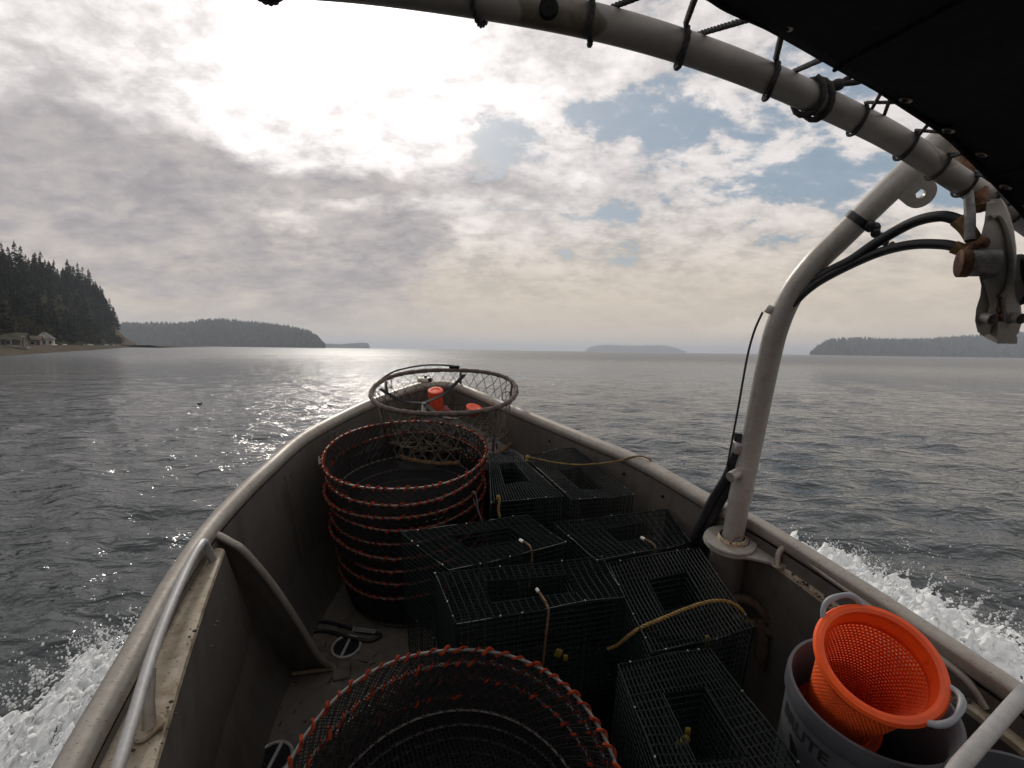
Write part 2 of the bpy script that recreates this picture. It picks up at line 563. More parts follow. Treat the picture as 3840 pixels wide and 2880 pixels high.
# port side box: ledge and wall
edgeL = [(-.935, 1.43), (-.862, 1.2), (-.788, .985), (-.691, .72), (-.60, .45), (-.42, .0), (-.2, -.55), (-.02, -1.0)]
gl = [(-1.0, 1.43), (-.947, 1.2), (-.90, .985), (-.83, .72), (-.745, .45), (-.56, 0.), (-.34, -.55), (-.16, -1.0)]
led = MB()
for off, z in ((0, .762),):
    rows = [[(x, y, z) for x, y in gl], [(x * .5 + X * .5, y, z - .001) for (x, y), (X, Y) in zip(gl, edgeL)], [(x - .012, y, z) for x, y in edgeL],
            [(x - .003, y, z - .004) for x, y in edgeL], [(x, y, z - .014) for x, y in edgeL]]
    led.grid(rows)
led.build('side_ledge', M['ledge'], boat)
botL = [(-.965, 1.62), (-.918, 1.265), (-.85, .985), (-.75, .72), (-.66, .45), (-.48, 0), (-.26, -.55), (-.06, -1.0)]
wl = MB()
wl.grid([[(x, y, .748) for x, y in edgeL], [((x + X) / 2 + .004, (y + Y) / 2, .38) for (x, y), (X, Y) in zip(edgeL, botL)], [(x, y, 0.002) for x, y in botL]])
wl.build('side_wall', M['hull'], boat)
weld = []
gw = catmull([(x + .012, y, .765) for x, y in gl[:6]], 14)
for i, p in enumerate(gw): weld.append((p[0] + random.uniform(-.001, .001), p[1], p[2] + .003 * (i % 2)))
MB().tube(weld, .006, 6).build('weld_seam', M['weld'], boat)

# port grab rail along the ledge, on flattened posts
hr = catmull([(-.936, 1.365, .765), (-.935, 1.345, .83), (-.918, 1.30, .868), (-.882, 1.165, .872), (-.799, .92, .872), (-.685, .651, .872), (-.55, .3, .872)], 8)
MB().tube(hr, .0122, 12).build('grab_rail', M['galv'], boat)
pm = MB()
pm.tube([(-.775, .868, .86), (-.765, .83, .81), (-.757, .806, .764)], [.009, .011, .014], 12)
pm.build('rail_post', M['rail'], boat)
MB().box((-.757, .804, .767), (.062, .046, .008), Matrix.Rotation(R(62), 3, 'Z'), .016).build('post_foot', M['ledge'], boat)

# gussets: triangular plate with a bent pipe edge, one each side
def gusset(pts, foot, thick, edge_r):
    pth = catmull(pts, 6)
    MB().tube(pth, edge_r, 12).build('gusset_pipe', M['rail'], boat)
    poly = [tuple(p) for p in pth] + foot
    MB().prism(poly, (0, thick, 0)).build('gusset_plate', M['hull'], boat, smooth=False)


gusset([(-1.0, 1.45, .80), (-.974, 1.462, .79), (-.935, 1.468, .757), (-.902, 1.481, .712), (-.847, 1.526, .538), (-.798, 1.586, .297), (-.765, 1.635, .1), (-.731, 1.681, 0.0)],
       [(-.98, 1.64, 0.0), (-.99, 1.47, .72)], .006, .0125)
gusset([(.86, 1.63, .79), (.814, 1.645, .765), (.767, 1.652, .731), (.726, 1.66, .666), (.703, 1.672, .587), (.683, 1.685, .45), (.67, 1.70, .2), (.66, 1.71, 0.0)],
       [(.74, 1.70, 0.0), (.80, 1.655, .70)], .006, .016)
# floor weld lip behind the port gusset
MB().tube([(-.99, 1.62, .006), (-.86, 1.645, .008), (-.72, 1.67, .006)], .008, 6).build('floor_lip', M['ledge'], boat)
MB().tube(catmull([(-.97, 1.60, .01), (-.945, 1.45, .01), (-.918, 1.275, .012), (-.87, 1.05, .01), (-.80, .82, .01)], 8), .007, 6).build('floor_weld', M['ledge'], boat)
MB().ring((-.945, 1.55, .05), .035, .006, 20, 6, Matrix.Rotation(R(70), 3, 'X')).build('lashing_eye', M['hull'], boat)

# starboard side box
edgeR = [(.845, 1.49), (.895, 1.37), (.950, 1.23), (1.005, 1.08), (1.060, .93), (1.088, .86), (1.15, .65), (1.23, .3), (1.345, -.3), (1.475, -1.0)]
gr_ = [(.875, 1.51), (.935, 1.39), (.995, 1.25), (1.06, 1.08), (1.115, .94), (1.145, .86), (1.205, .65), (1.285, .3), (1.40, -.3), (1.53, -1.0)]
led = MB()
edgeI = edgeR
led.grid([[(x, y, .738) for x, y in gr_], [(x + .012, y, .738) for x, y in edgeI], [(x + .003, y, .733) for x, y in edgeI], [(x, y, .720) for x, y in edgeI]])
led.build('side_ledge', M['ledge'], boat)
MB().grid([[(x, y, .721) for x, y in edgeI], [(x + .01, y, .36) for x, y in edgeI], [(x + .03, y, .003) for x, y in edgeI]]).build('side_wall', M['hull'], boat)
MB().add and None
eb = MB(); x0, y0 = edgeI[0]
eb.prism([(x0, y0, .72), (x0, y0, 0.0), (.93, y0 + .03, 0.0), (.93, y0 + .03, .72)], (0, .004, 0)); eb.build('side_end', M['hull'], boat, smooth=False)
# starboard grab rail hugging the cap
rr_ = catmull([(.872, 1.412, .738), (.880, 1.428, .775), (.902, 1.432, .795), (.925, 1.385, .795), (.958, 1.30, .79), (.992, 1.22, .787), (1.048, 1.06, .785), (1.088, .95, .775), (1.105, .90, .742)], 8)
MB().tube(rr_, .0095, 10).build('grab_rail', M['rail'], boat)
MB().ring((.872, 1.412, .741), .014, .004, 14, 6).build('rail_foot', M['ledge'], boat)
weld = [(p[0] - .032, p[1] - .010, .742 + .003 * (i % 2)) for i, p in enumerate(catmull([(.945, 1.43, 0), (1.0, 1.29, 0), (1.06, 1.15, 0), (1.13, .97, 0), (1.18, .83, 0), (1.24, .63, 0)], 18))]
MB().tube(weld, .006, 6).build('weld_seam', M['weld'], boat)
# diagonal pipe rail at the lower right corner
MB().tube([(.50, .44, .945), (.759, .625, .937), (1.02, .78, .930), (1.2, .885, .80)], .0135, 14).build('diagonal_rail', M['galv'], boat)

# davit socket: stub pipe, teardrop plate
MB().tube([(.765, 1.53, 0.0), (.765, 1.53, .738)], .058, 20).build('davit_socket', M['hull'], boat)
tear = [(.765 + .088 * math.cos(a), 1.53 + .088 * math.sin(a), .738) for a in [R(100 + 20 * k) for k in range(10)]]
tear += [(.80, 1.44, .738), (.91, 1.395, .738), (.875, 1.545, .738), (.835, 1.61, .738)]
MB().prism(tear, (0, 0, .008)).build('socket_plate', M['mast'], boat, smooth=False)
for pth, r in (([(.77, 1.47, .56), (.83, 1.44, .57), (.88, 1.41, .52)], .017), ([(.78, 1.45, .50), (.84, 1.41, .50), (.90, 1.38, .48)], .015), ([(.85, 1.42, .52), (.86, 1.395, .47), (.86, 1.38, .42), (.858, 1.375, .36)], .02)):
    MB().tube(catmull(pth, 5), r, 10).build('plumbing_pipe', M['brownpipe'], boat)

# round deck drains with a bar across
for (x, y) in ((-.712, 1.788), (-.810, 1.295)):
    t_ = MB(); t_.ring((x, y, .004), .06, .006, 32, 8)
    drain = t_.build('drain_rim', M['galv'], boat)
    MB().lathe([(.056, .004), (.055, .001)], (x, y, 0), 28).lathe([(.055, .0015), (.001, .0015)], (x, y, 0), 28).build('drain_well', M['cloth'], drain)
    MB().box((x + .001, y, .0065), (.011, .11, .006), Matrix.Rotation(R(-4), 3, 'Z')).build('drain_bar', M['galv'], drain)
# square step plate beside the gusset
MB().box((-.69, 1.66, .006), (.07, .09, .01), Matrix.Rotation(R(12), 3, 'Z'), .015).build('foot_plate', M['deck'], boat)
# small white nav light at the stem
nb_ = MB(); nb_.box((-.57, 3.20, .795), (.11, .05, .028), None, .014); nb_.box((-.57, 3.20, .769), (.05, .03, .03), None)
nl = nb_.build('bow_light', M['whitep'], boat)
MB().sphere((-.565, 3.195, .815), .010).sphere((-.535, 3.18, .80), .014).build('lens', M['rubber'], nl)
# bolts on the inner starboard plating
for (x, y, z) in ((.20, 2.44, .71), (.36, 2.23, .725), (.50, 2.04, .735), (.62, 1.85, .735), (-.87, 2.62, .70), (-.955, 2.32, .71), (-.975, 2.02, .71)):
    MB().sphere((x, y, z), .007).build('bolt', M['rubber'], boat)

for y_ in (1.95, 2.45, 2.85):
    ii = min((k for k in range(len(inner) // 2)), key=lambda k: abs(inner[k][1] - y_))
    p0, p1 = inner[ii], bot[ii]
    MB().tube([(p0[0] + .004, p0[1], .74), ((p0[0] + p1[0]) / 2 + .003, (p0[1] + p1[1]) / 2, .40), (p1[0] + .004, p1[1], .02)], .0035, 6).build('weld_seam', M['hull'], boat)
dbm = MB(); rd_ = random.Random(5)
for (cx, cy, z, n_, sp_) in ((.905, 1.33, .736, 14, .018), (.935, 1.25, .735, 18, .02), (1.06, .985, .737, 22, .02), (1.075, .94, .737, 14, .016), (1.15, .74, .737, 14, .02), (-.80, 1.05, .764, 8, .05), (-.74, .80, .764, 8, .04)):
    for _ in range(n_):
        dbm.sphere((cx + rd_.gauss(0, sp_ * .5), cy + rd_.gauss(0, sp_), z + .003), rd_.uniform(.0015, .005), 6, 4, (1.3, 1, .6))
for _ in range(60):
    x_, y_ = rd_.uniform(-.92, -.45), rd_.uniform(1.2, 1.95)
    dbm.tube([(x_, y_, .004), (x_ + rd_.gauss(0, .02), y_ + rd_.gauss(0, .02), .006)], [.003, .001], 4)
dbo = dbm.build('weed_scraps', M['weed']); dbo.matrix_world = BOAT; dbo['kind'] = 'stuff'; dbo['label'] = 'dark scraps of weed and shell scattered on the ledges and deck'

# ------------------------------------------------------------------ davit
davit = thing('davit', 'bent grey davit pipe standing on a round plate at the starboard gunwale', 'davit', (.765, 1.53, .746))
mp = catmull([(.770, 1.528, .75), (.785, 1.55, .92), (.81, 1.584, 1.107), (.825, 1.597, 1.378), (.834, 1.594, 1.50), (.860, 1.590, 1.602), (.904, 1.58, 1.688), (.95, 1.561, 1.758), (1.019, 1.524, 1.869), (1.08, 1.491, 1.962), (1.125, 1.465, 2.03), (1.17, 1.43, 2.09)], 7)
MB().tube(mp, .0345, 24).build('mast', M['mast'], davit)
MB().tube([(.785 - .002, 1.548, .90), (.79, 1.556, .95)], .0372, 24).build('collar', M['mast'], davit)
MB().tube([(.798, 1.566, 1.005), (.799, 1.568, 1.012)], .0362, 24).build('collar', M['mast'], davit)
MB().lathe([(.001, .0), (.083, .0), (.085, .004), (.083, .009), (.001, .009)], (.765, 1.53, .748), 40).build('base_plate', M['mast'], davit)
MB().lathe([(.001, 0), (.046, 0), (.046, .01), (.042, .016)], (.768, 1.528, .757), 24).build('weld_collar', M['weld'], davit)
MB().tube([(.75, 1.49, .762), (.74, 1.478, .775), (.75, 1.468, .80), (.775, 1.462, .815), (.80, 1.466, .80), (.80, 1.475, .77), (.785, 1.478, .762)], .0022, 6).build('lock_wire', M['rust'], davit)
MB().tube([(.80, 1.575, 1.005), (.765, 1.552, 1.000), (.73, 1.53, .995)], .017, 14).build('side_pin', M['mast'], davit)
# tab with an eye under the boom (hole left open)
def lug(c, u, v, w, r, hole, neck, thick, name, mat, par):
    """rounded lug in the plane u,v: hole at c, neck runs along v"""
    c, u, v, w = (np.array(q, float) for q in (c, u, v, w))
    n = 20; outer = []; innr = []
    for k in range(n):
        a = PI + PI * k / (n - 1)
        outer.append(c + u * r * math.cos(a) + v * r * math.sin(a))
    outer += [c + u * r + v * neck, c - u * r + v * neck]
    m_ = len(outer)
    for p in outer:
        d = p - c; d /= np.linalg.norm(d); innr.append(c + d * hole)
    V = outer + innr + [p + w * thick for p in outer] + [p + w * thick for p in innr]
    F = []
    for k in range(m_):
        j = (k + 1) % m_
        F += [(k, j, m_ + j, m_ + k), (2 * m_ + k, 3 * m_ + k, 3 * m_ + j, 2 * m_ + j), (k, 2 * m_ + k, 2 * m_ + j, j), (m_ + k, m_ + j, 3 * m_ + j, 3 * m_ + k)]
    b_ = MB(); b_.add(V, F); return b_.build(name, mat, par, smooth=False)


bd_ = np.array([.061, -.033, .093]); bd_ /= np.linalg.norm(bd_)
pv = np.array([-.80, .0, .58]); pv = pv - bd_ * np.dot(pv, bd_); pv /= np.linalg.norm(pv)
lug(np.array([1.098, 1.49, 1.885]), bd_, pv, np.cross(bd_, pv), .038, .012, .05, .012, 'eye_tab', M['mast'], davit)
# taped clamp on the boom
ti = [i for i, p in enumerate(mp) if 1.795 < p[2] < 1.835]
MB().tube([mp[i] for i in range(ti[0], ti[-1] + 1)], .0370, 20).build('tape_wrap', M['tape'], davit)
tp = np.array(mp[ti[-1]])
kn = MB()
for k in range(7):
    kn.sphere((.992 + .009 * k + random.uniform(-.006, .006), 1.50 - .004 * k, 1.795 - .007 * k + random.uniform(-.006, .006)), .016 - .0012 * k, 7, 5, (1, .8, 1.1))
kn.build('tape_knot', M['tape'], davit)
# end plate of the boom behind the canopy frame
pl_ = [(1.075, 1.45, 2.07), (1.10, 1.45, 2.105), (1.15, 1.44, 2.115), (1.24, 1.41, 2.02), (1.235, 1.40, 1.96), (1.19, 1.42, 1.93), (1.12, 1.45, 1.97)]
MB().prism(pl_, (.01, .03, .01)).build('head_plate', M['ledge'], davit, smooth=False)
# thin cable up the mast, and clips
MB().tube(catmull([(.782, 1.60, 1.535), (.775, 1.62, 1.47), (.768, 1.625, 1.38), (.758, 1.61, 1.22), (.75, 1.60, 1.10), (.742, 1.59, 1.0)], 6), .0035, 6).build('cable', M['hose'], davit)
MB().box((.80, 1.60, 1.545), (.022, .014, .026), Matrix.Rotation(R(25), 3, 'Y'), .004).build('cable_clip', M['whitep'], davit)
MB().box((.768, 1.592, 1.075), (.03, .04, .04), None, .006).build('hose_clamp', M['galv'], davit)

for k, (dx_, dy_, r) in enumerate(((0, 0, .017), (.024, -.012, .016))):
    hp = catmull([(.776 + dx_ * .2, 1.61, 1.12), (.772 + dx_ * .3, 1.597, 1.06), (.755 + dx_, 1.605 + dy_, .96), (.728 + dx_, 1.63 + dy_, .85), (.70 + dx_, 1.645 + dy_, .72), (.683 + dx_, 1.655 + dy_, .55), (.69 + dx_, 1.66 + dy_, .30), (.70 + dx_, 1.66 + dy_, .02)], 6)
    h_ = tag(MB().tube(hp, r, 10).build('hydraulic_hose', M['hose']), ('outer' if k == 0 else 'inner') + ' of two black hydraulic hoses sagging from the davit mast behind the wire traps', 'hose', 'hoses on the davit')
    h_.matrix_world = BOAT

# ------------------------------------------------------------------ pot hauler hung under the boom
hc = Vector((1.108, 1.222, 1.686))
haul = thing('pot_hauler', 'rusty hydraulic pot hauler hanging under the boom on the right', 'pot hauler', tuple(hc))
sc_ = 1.2 / 1106


def hp3(px, py, d=0.0):            # outline points of the casting, in its own upright plane
    return np.array([hc[0] + (px - 2148) * sc_, hc[1] + d - (py - 600) * sc_ * .30, hc[2] - (py - 600) * sc_ * .95])


outl = [(2128, 440), (2160, 436), (2176, 470), (2186, 505), (2192, 545), (2193, 590), (2190, 625), (2194, 650), (2204, 672), (2207, 695), (2201, 715), (2190, 726),
        (2176, 722), (2168, 706), (2160, 700), (2146, 700), (2140, 716), (2128, 722), (2114, 714), (2108, 690), (2110, 665), (2118, 640), (2120, 615), (2112, 585), (2110, 555), (2116, 515), (2124, 480)]
pl3 = [tuple(hp3(x, y, -.02)) for x, y in outl]
MB().prism(pl3[::-1], (.034, .038, .010)).build('side_plate', M['cast'], haul, angle=50)
rb = MB()
ribs = [[(2134, 470), (2150, 466), (2166, 490), (2176, 530), (2179, 580), (2172, 620), (2158, 640)], [(2124, 600), (2134, 628), (2140, 660), (2128, 690)], [(2170, 625), (2164, 655), (2176, 690)],
        [(2142, 640), (2140, 690)], [(2164, 640), (2166, 690)]]
for r_ in ribs: rb.tube(catmull([hp3(x, y, -.024) for x, y in r_], 4), .006, 8)
rb.build('casting_rib', M['cast'], haul)
for (x, y) in ((2126, 683), (2186, 681)):
    e = MB(); e.lathe([(.004, -.012), (.011, -.010), (.012, 0), (.012, .02)], tuple(hp3(x, y, -.024)), 14, Matrix.Rotation(R(-90), 3, 'X').to_3x3() @ Matrix.Rotation(PI, 3, 'X')); e.build('bolt', M['galv'], haul)
for (x, y) in ((2150, 665), (2145, 678), (2157, 678)):
    MB().sphere(tuple(hp3(x, y, -.026)), .006).build('bolt', M['rust'], haul)
MB().prism([tuple(hp3(x, y, -.03)) for x, y in ((2148, 690), (2166, 690), (2190, 722), (2190, 736), (2148, 736))][::-1], (0, .05, .01)).build('rope_guide', M['cast'], haul, smooth=False)
MB().lathe([(.001, -.035), (.055, -.03), (.062, -.02), (.035, .0), (.062, .02), (.055, .03), (.001, .035)], tuple(hp3(2262, 605, .03)), 32, Matrix.Rotation(R(82), 3, 'Y') @ Matrix.Rotation(R(12), 3, 'X')).build('sheave', M['rubber'], haul)
m0 = hp3(2146, 566, -.03); m1 = m0 + np.array([-.066, .030, -.004])
md_ = (m1 - m0) / np.linalg.norm(m1 - m0)
MB().tube([m0, m0 + (m1 - m0) * .70], .030, 24).build('motor', M['motor'], haul)
MB().tube([m0 + (m1 - m0) * .66, m0 + (m1 - m0) * .72, m0 + (m1 - m0) * .97, m1], [.026, .032, .032, .029], 24).build('end_cap', M['rust'], haul)
MB().sphere(tuple(hp3(2112, 532, -.01)), .013, 8, 6).sphere(tuple(hp3(2102, 540, -.01)), .012, 8, 6).sphere(tuple(hp3(2124, 524, -.015)), .015, 8, 6).build('port_fitting', M['rust'], haul)
MB().tube([hp3(2118, 395, .02), hp3(2116, 450, .01), hp3(2110, 520, 0)], [.009, .011, .011], 12).build('hanger_bar', M['motor'], haul)
MB().tube([hp3(2143, 330, .05), hp3(2150, 380, .04), hp3(2140, 450, .01)], [.02, .022, .018], 10).build('shackle', M['rust'], haul)
up_ = catmull([(.832, 1.585, 1.55), (.87, 1.575, 1.61), (.921, 1.545, 1.662), (.958, 1.495, 1.705), (.988, 1.455, 1.752), (1.021, 1.385, 1.806), (1.045, 1.325, 1.823), (1.067, 1.29, 1.812)], 6)
lo_ = catmull([(.836, 1.575, 1.535), (.88, 1.56, 1.605), (.925, 1.535, 1.655), (.988, 1.455, 1.722), (1.022, 1.375, 1.752), (1.052, 1.305, 1.757), (1.066, 1.27, 1.750)], 6)
MB().tube(up_, .0135, 10).build('hose', M['hose'], haul)
MB().tube(lo_, .0125, 10).build('hose', M['hose'], haul)
MB().tube(catmull([(1.062, 1.296, 1.815), (1.078, 1.28, 1.795), (1.092, 1.262, 1.765), (1.105, 1.25, 1.74)], 4), .0165, 10).build('hose_sleeve', M['sleeve'], haul)
MB().tube(catmull([(1.058, 1.28, 1.753), (1.078, 1.262, 1.742), (1.098, 1.252, 1.73)], 4), .0155, 10).build('hose_sleeve', M['sleeve'], haul)

# ------------------------------------------------------------------ canopy
can = thing('canopy', 'black canvas canopy laced with dark cord to a pale pipe arch overhead', 'canopy', (.3, .9, 2.1))
arch_pts = [(-1.25, .99, 2.10), (-.95, .99, 2.165), (-.681, .983, 2.182), (-.462, .954, 2.160), (-.259, .952, 2.150), (-.074, .981, 2.141), (.112, 1.018, 2.126), (.289, 1.075, 2.107), (.483, 1.138, 2.073), (.715, 1.215, 2.019), (.87, 1.264, 1.975), (1.067, 1.313, 1.899), (1.274, 1.35, 1.817), (1.478, 1.382, 1.70), (1.58, 1.39, 1.5)]
ar = catmull(arch_pts, 8)
MB().tube(ar, .0272, 24).build('arch_pipe', M['arch'], can)
fab_e = [(-1.2, .62, 2.12), (-.7, .66, 2.19), (-.2, .74, 2.17), (.111, .815, 2.128), (.256, .876, 2.116), (.315, .906, 2.105), (.409, .943, 2.089), (.50, .992, 2.076), (.604, 1.036, 2.051), (.712, 1.079, 2.02), (.845, 1.128, 1.978), (.946, 1.154, 1.927), (1.115, 1.183, 1.822), (1.281, 1.194, 1.692)]
fe = catmull(fab_e, 6)
rows = []
for k, (back, lift) in enumerate(((0, 0), (.02, .003), (.25, .02), (.5, .045), (.8, .05), (1.05, .045))):
    rows.append([(p[0] + .1 * back, p[1] - back, p[2] + lift + min(back, .8) * .55 * max(0, p[0] - .7) + .006 * math.sin(9 * p[0] + 4 * back)) for p in fe])
MB().grid(rows).build('canvas', M['cloth'], can, solid=.004)
for x_ in (.55, 1.0):
    k_ = near0 = min(range(len(fe)), key=lambda i: abs(fe[i][0] - x_))
    MB().tube([np.array(rows[j][k_]) + np.array([0, 0, -.004]) for j in range(len(rows))], .004, 6).build('seam', M['cloth'], can)
hem = MB().tube([p + np.array([0, -.004, 0]) for p in fe], .005, 6).build('hem', M['cloth'], can)


def near(path, x):
    return min(range(len(path)), key=lambda i: abs(path[i][0] - x))


def wrap(mb, xa, r, tilt=.0, n=26, turns=.95, start=0.0, R0=.0335):
    """cord round the arch pipe at x=xa"""
    i = near(ar, xa); c = np.array(ar[i]); t = ar[min(i + 1, len(ar) - 1)] - ar[max(i - 1, 0)]; t /= np.linalg.norm(t)
    u = np.cross(t, [0, 0, 1.0]); u /= np.linalg.norm(u); v = np.cross(u, t)
    P = []
    for k in range(n):
        a = start + 2 * PI * turns * k / (n - 1)
        P.append(c + (u * math.cos(a) + v * math.sin(a)) * (R0 + r) + t * tilt * (k / (n - 1) - .5))
    return P


lace = [  # eyelet x, cord radius, x under the pipe, x where it comes up behind, x where it meets the hem
    (-.42, .0062, -.41, -.36, -.27), (-.08, .0062, -.075, -.02, .08), (.12, .0062, .115, .165, .225), (.25, .0062, .29, .335, .36), (.409, .0062, .485, .55, .53),
    (.57, .0062, None, None, None), (.71, .0042, .72, .765, .675), (.84, .0042, .87, .905, .815), (.935, .0038, .975, 1.005, .92), (1.02, .0038, 1.067, 1.09, 1.0), (1.09, .0038, 1.145, 1.165, 1.075), (1.17, .0038, 1.23, 1.25, 1.15)]


def pipe_pt(xa, deg, r):
    i = near(ar, xa); c = np.array(ar[i]); t = np.array(ar[min(i + 1, len(ar) - 1)]) - np.array(ar[max(i - 1, 0)]); t /= np.linalg.norm(t)
    c = c + t * (xa - c[0]) / max(t[0], .2)
    u = np.cross(t, [0, 0, 1.0]); u /= np.linalg.norm(u); v = np.cross(u, t)
    a = R(deg); return c + (u * math.cos(a) + v * math.sin(a)) * (.0272 + r)


for (ex, r, xb, xe, xh) in lace:
    i = near(fe, ex); e = np.array(fe[i]); e = e + np.array([ex - e[0] + .006, -.020, .004])
    if ex > .2:
        MB().ring(tuple(e + np.array([0, 0, -.004])), .0085, .003, 18, 6, Matrix.Rotation(R(20), 3, 'Y')).build('eyelet', M['brass'], can)
    if xb is None: continue
    P = [e, e + np.array([0, .010, -.006])] + [pipe_pt(xb + (xe - xb) * max(0, (q - 2) / 5), 60 - 45 * q, r) for q in range(8)]
    k_ = near(fe, xh); P += [np.array(fe[k_]) + np.array([xh - fe[k_][0], .004, .004])]
    rope(MB(), P[:2] + catmull(P[2:-1], 4) + [P[-1]], r * .85, r * 6).build('lacing', M['cord'], can)
MB().tube([pipe_pt(.80, 100, .004), np.array(fe[near(fe, .70)]) + np.array([0, -.005, 0])], .0036, 6).build('lacing', M['cord'], can)
# the big knot
MB().tube([pipe_pt(.585 + .05 * q / 30 + .012 * math.sin(q * .4), 60 - 24 * q, .007) for q in range(31)], .0058, 10).build('knot_turn', M['cord'], can)
ki = pipe_pt(.635, 55, .010)
kk = MB(); kk.sphere(tuple(ki), .0125, 10, 7, (1.2, .9, .9)); kk.tube(catmull([ki + np.array([-.03, .0, -.02]), ki, ki + np.array([.04, -.015, .005]), ki + np.array([.072, -.03, .035]), ki + np.array([.075, -.05, .07])], 6), .0055, 8)
kk.tube(catmull([ki, ki + np.array([.035, -.02, .028]), np.array(fe[near(fe, .575)]) + np.array([0, -.02, .002])], 5), .0055, 8)
kk.build('knot', M['cord'], can)
# round rubber plug in the arch, chipped paint patches
pi_ = pipe_pt(.045, -8, -.001)
MB().lathe([(.001, .006), (.014, .005), (.017, 0), (.017, -.004)], tuple(pi_), 20, Matrix.Rotation(R(90), 3, 'X')).build('plug', M['rubber'], can)

# ------------------------------------------------------------------ round net pots
def make_pot(name, label, group):
    r1, r2, h = .365, .325, .19
    t = thing(name, label, 'net pot', (0, 0, 0), group)
    t.matrix_world = Matrix.Identity(4)
    hoop = MB().tube([((r1 + .004 * math.sin(2 * a) + .002 * math.sin(5 * a)) * math.cos(a), (r1 + .004 * math.sin(2 * a) + .002 * math.sin(5 * a)) * math.sin(a), h + .004 * math.sin(3 * a)) for a in [2 * PI * i / 72 for i in range(72)]], .0042, 6, closed=True).build('top_hoop', M['hoopw'], t)
    P = []; turns = 58; n = turns * 9
    for i in range(n):
        a = 2 * PI * i / n; b = 2 * PI * i / 9 + 1.3 * math.sin(a * 5) + .9 * math.sin(a * 11) + .6 * math.sin(a * 23)
        q = .0070 * (1 + .3 * math.sin(a * 17) + .2 * math.sin(a * 41))
        rw = r1 + .004 * math.sin(2 * a) + .002 * math.sin(5 * a); P.append(((rw + q * math.cos(b)) * math.cos(a), (rw + q * math.cos(b)) * math.sin(a), h + .004 * math.sin(3 * a) + q * math.sin(b)))
    MB().tube(P, [.0041 * (1 + .35 * math.sin(i * .31) * math.sin(i * .083)) for i in range(n)], 5, closed=True).build('hoop_wrap', M['orope'], hoop)
    MB().ring((0, 0, .004), r2, .0042, 64, 6).build('bottom_hoop', M['hoopw'], t)
    nt_ = MB(); n = 230
    for sgn in (1, -1):
        for k in range(n):
            pth = []
            for j in range(6):
                f = j / 5; a = 2 * PI * k / n + sgn * f * .52
                rr = r2 + (r1 - r2) * f + .004 * math.sin(k * 1.7 + j)
                pth.append((rr * math.cos(a), rr * math.sin(a), .004 + (h - .004) * f))
            nt_.tube(pth, .0017, 3, caps=False)
    for k in range(-26, 27):
        x = k * .0122; L_ = math.sqrt(max(r2 * r2 - x * x, 0))
        if L_ > .01:
            nt_.tube([(x, -L_, .004), (x * 1.02, 0, -.004), (x, L_, .004)], .0011, 3, caps=False)
            nt_.tube([(-L_, x, .004), (0, x * 1.02, -.004), (L_, x, .004)], .0011, 3, caps=False)
    nt_.build('netting', M['net'], t)
    return t


POTL = ['topmost round net pot of the tall stack by the crab pot, orange wrapped rim', 'second net pot from the top of the tall stack, frayed orange rim',
        'third net pot down the tall stack, tufts of orange fibre on its rim', 'fourth net pot down the tall stack', 'fifth net pot down the tall stack, level with the trap tops',
        'sixth net pot down the tall stack', 'seventh net pot down the tall stack', 'eighth net pot down the tall stack, dull red rim', 'lowest net pot of the tall stack, standing on the deck']
pot0 = make_pot('net_pot', POTL[0], 'round net pots in the tall stack')
tops = [.76, .695, .625, .575, .49, .425, .35, .28, .20]
used = False
for k, zt in enumerate(tops):
    o = pot0 if k == 0 else copy_tree(pot0)
    sc = (1.02, 1.0, .995, 1.005, .985, .98, .97, .955, .94)[k]
    o.matrix_world = (BOAT @ Matrix.Translation((-.496 + .006 * math.sin(k * 2.3), 2.19 + .006 * math.cos(k * 1.9) + .012 * (k > 3), zt - .19 * sc)) @ Matrix.Rotation(R(1.2 * math.sin(k * 3.1)), 4, 'X')
                      @ Matrix.Rotation(R(1.0 * math.cos(k * 2.2)), 4, 'Y') @ Matrix.Rotation(k * 1.13, 4, 'Z') @ Matrix.Diagonal((sc, sc, sc, 1)))
    o['label'] = POTL[k]
POTF = ['topmost net pot of the short front stack, its rim thickly wrapped in orange rope', 'second net pot of the short front stack, red flecked rim',
        'third net pot of the short front stack', 'fourth net pot of the short front stack', 'fifth net pot of the short front stack', 'sixth net pot, lowest of the short front stack']
for k, zt in enumerate([.655, .605, .56, .51, .46, .41]):
    o = copy_tree(pot0)
    sc = (.985, .975, .97, .96, .955, .95)[k]
    o.matrix_world = (BOAT @ Matrix.Translation((-.118 + .004 * math.sin(k * 2.3), .778 + .005 * math.cos(k), zt - .19 * sc)) @ Matrix.Rotation(R(.8 * math.sin(k * 3.1)), 4, 'X')
                      @ Matrix.Rotation(2 + k * 1.31, 4, 'Z') @ Matrix.Diagonal((sc, sc, sc, 1)))
    o['label'] = POTF[k]; o['group'] = 'round net pots in the short front stack'
# stack support: the front pots sit on more of the same, hidden below
for k, zt in enumerate([.33, .25, .19]):
    o = copy_tree(pot0); sc = .94
    o.matrix_world = BOAT @ Matrix.Translation((-.118, .78, zt - .19 * sc)) @ Matrix.Rotation(k * 1.7, 4, 'Z') @ Matrix.Diagonal((sc, sc, sc, 1))
    o['label'] = 'shadowed net pot at the foot of the short front stack'; o['group'] = 'round net pots in the short front stack'
bl = MB(); bl.tube(catmull([(-.22, .70, .44), (-.16, .80, .46), (-.11, .84, .455), (-.07, .82, .45), (-.10, .74, .44), (-.04, .70, .44)], 6), .0022, 6).tube(catmull([(-.10, .86, .455), (.02, .84, .455), (.10, .76, .45)], 6), .002, 6)
blo = bl.build('bait_line', M['hoopw']); blo.matrix_world = BOAT; tag(blo, 'thin pale line lying loose inside the short front stack of net pots', 'line')
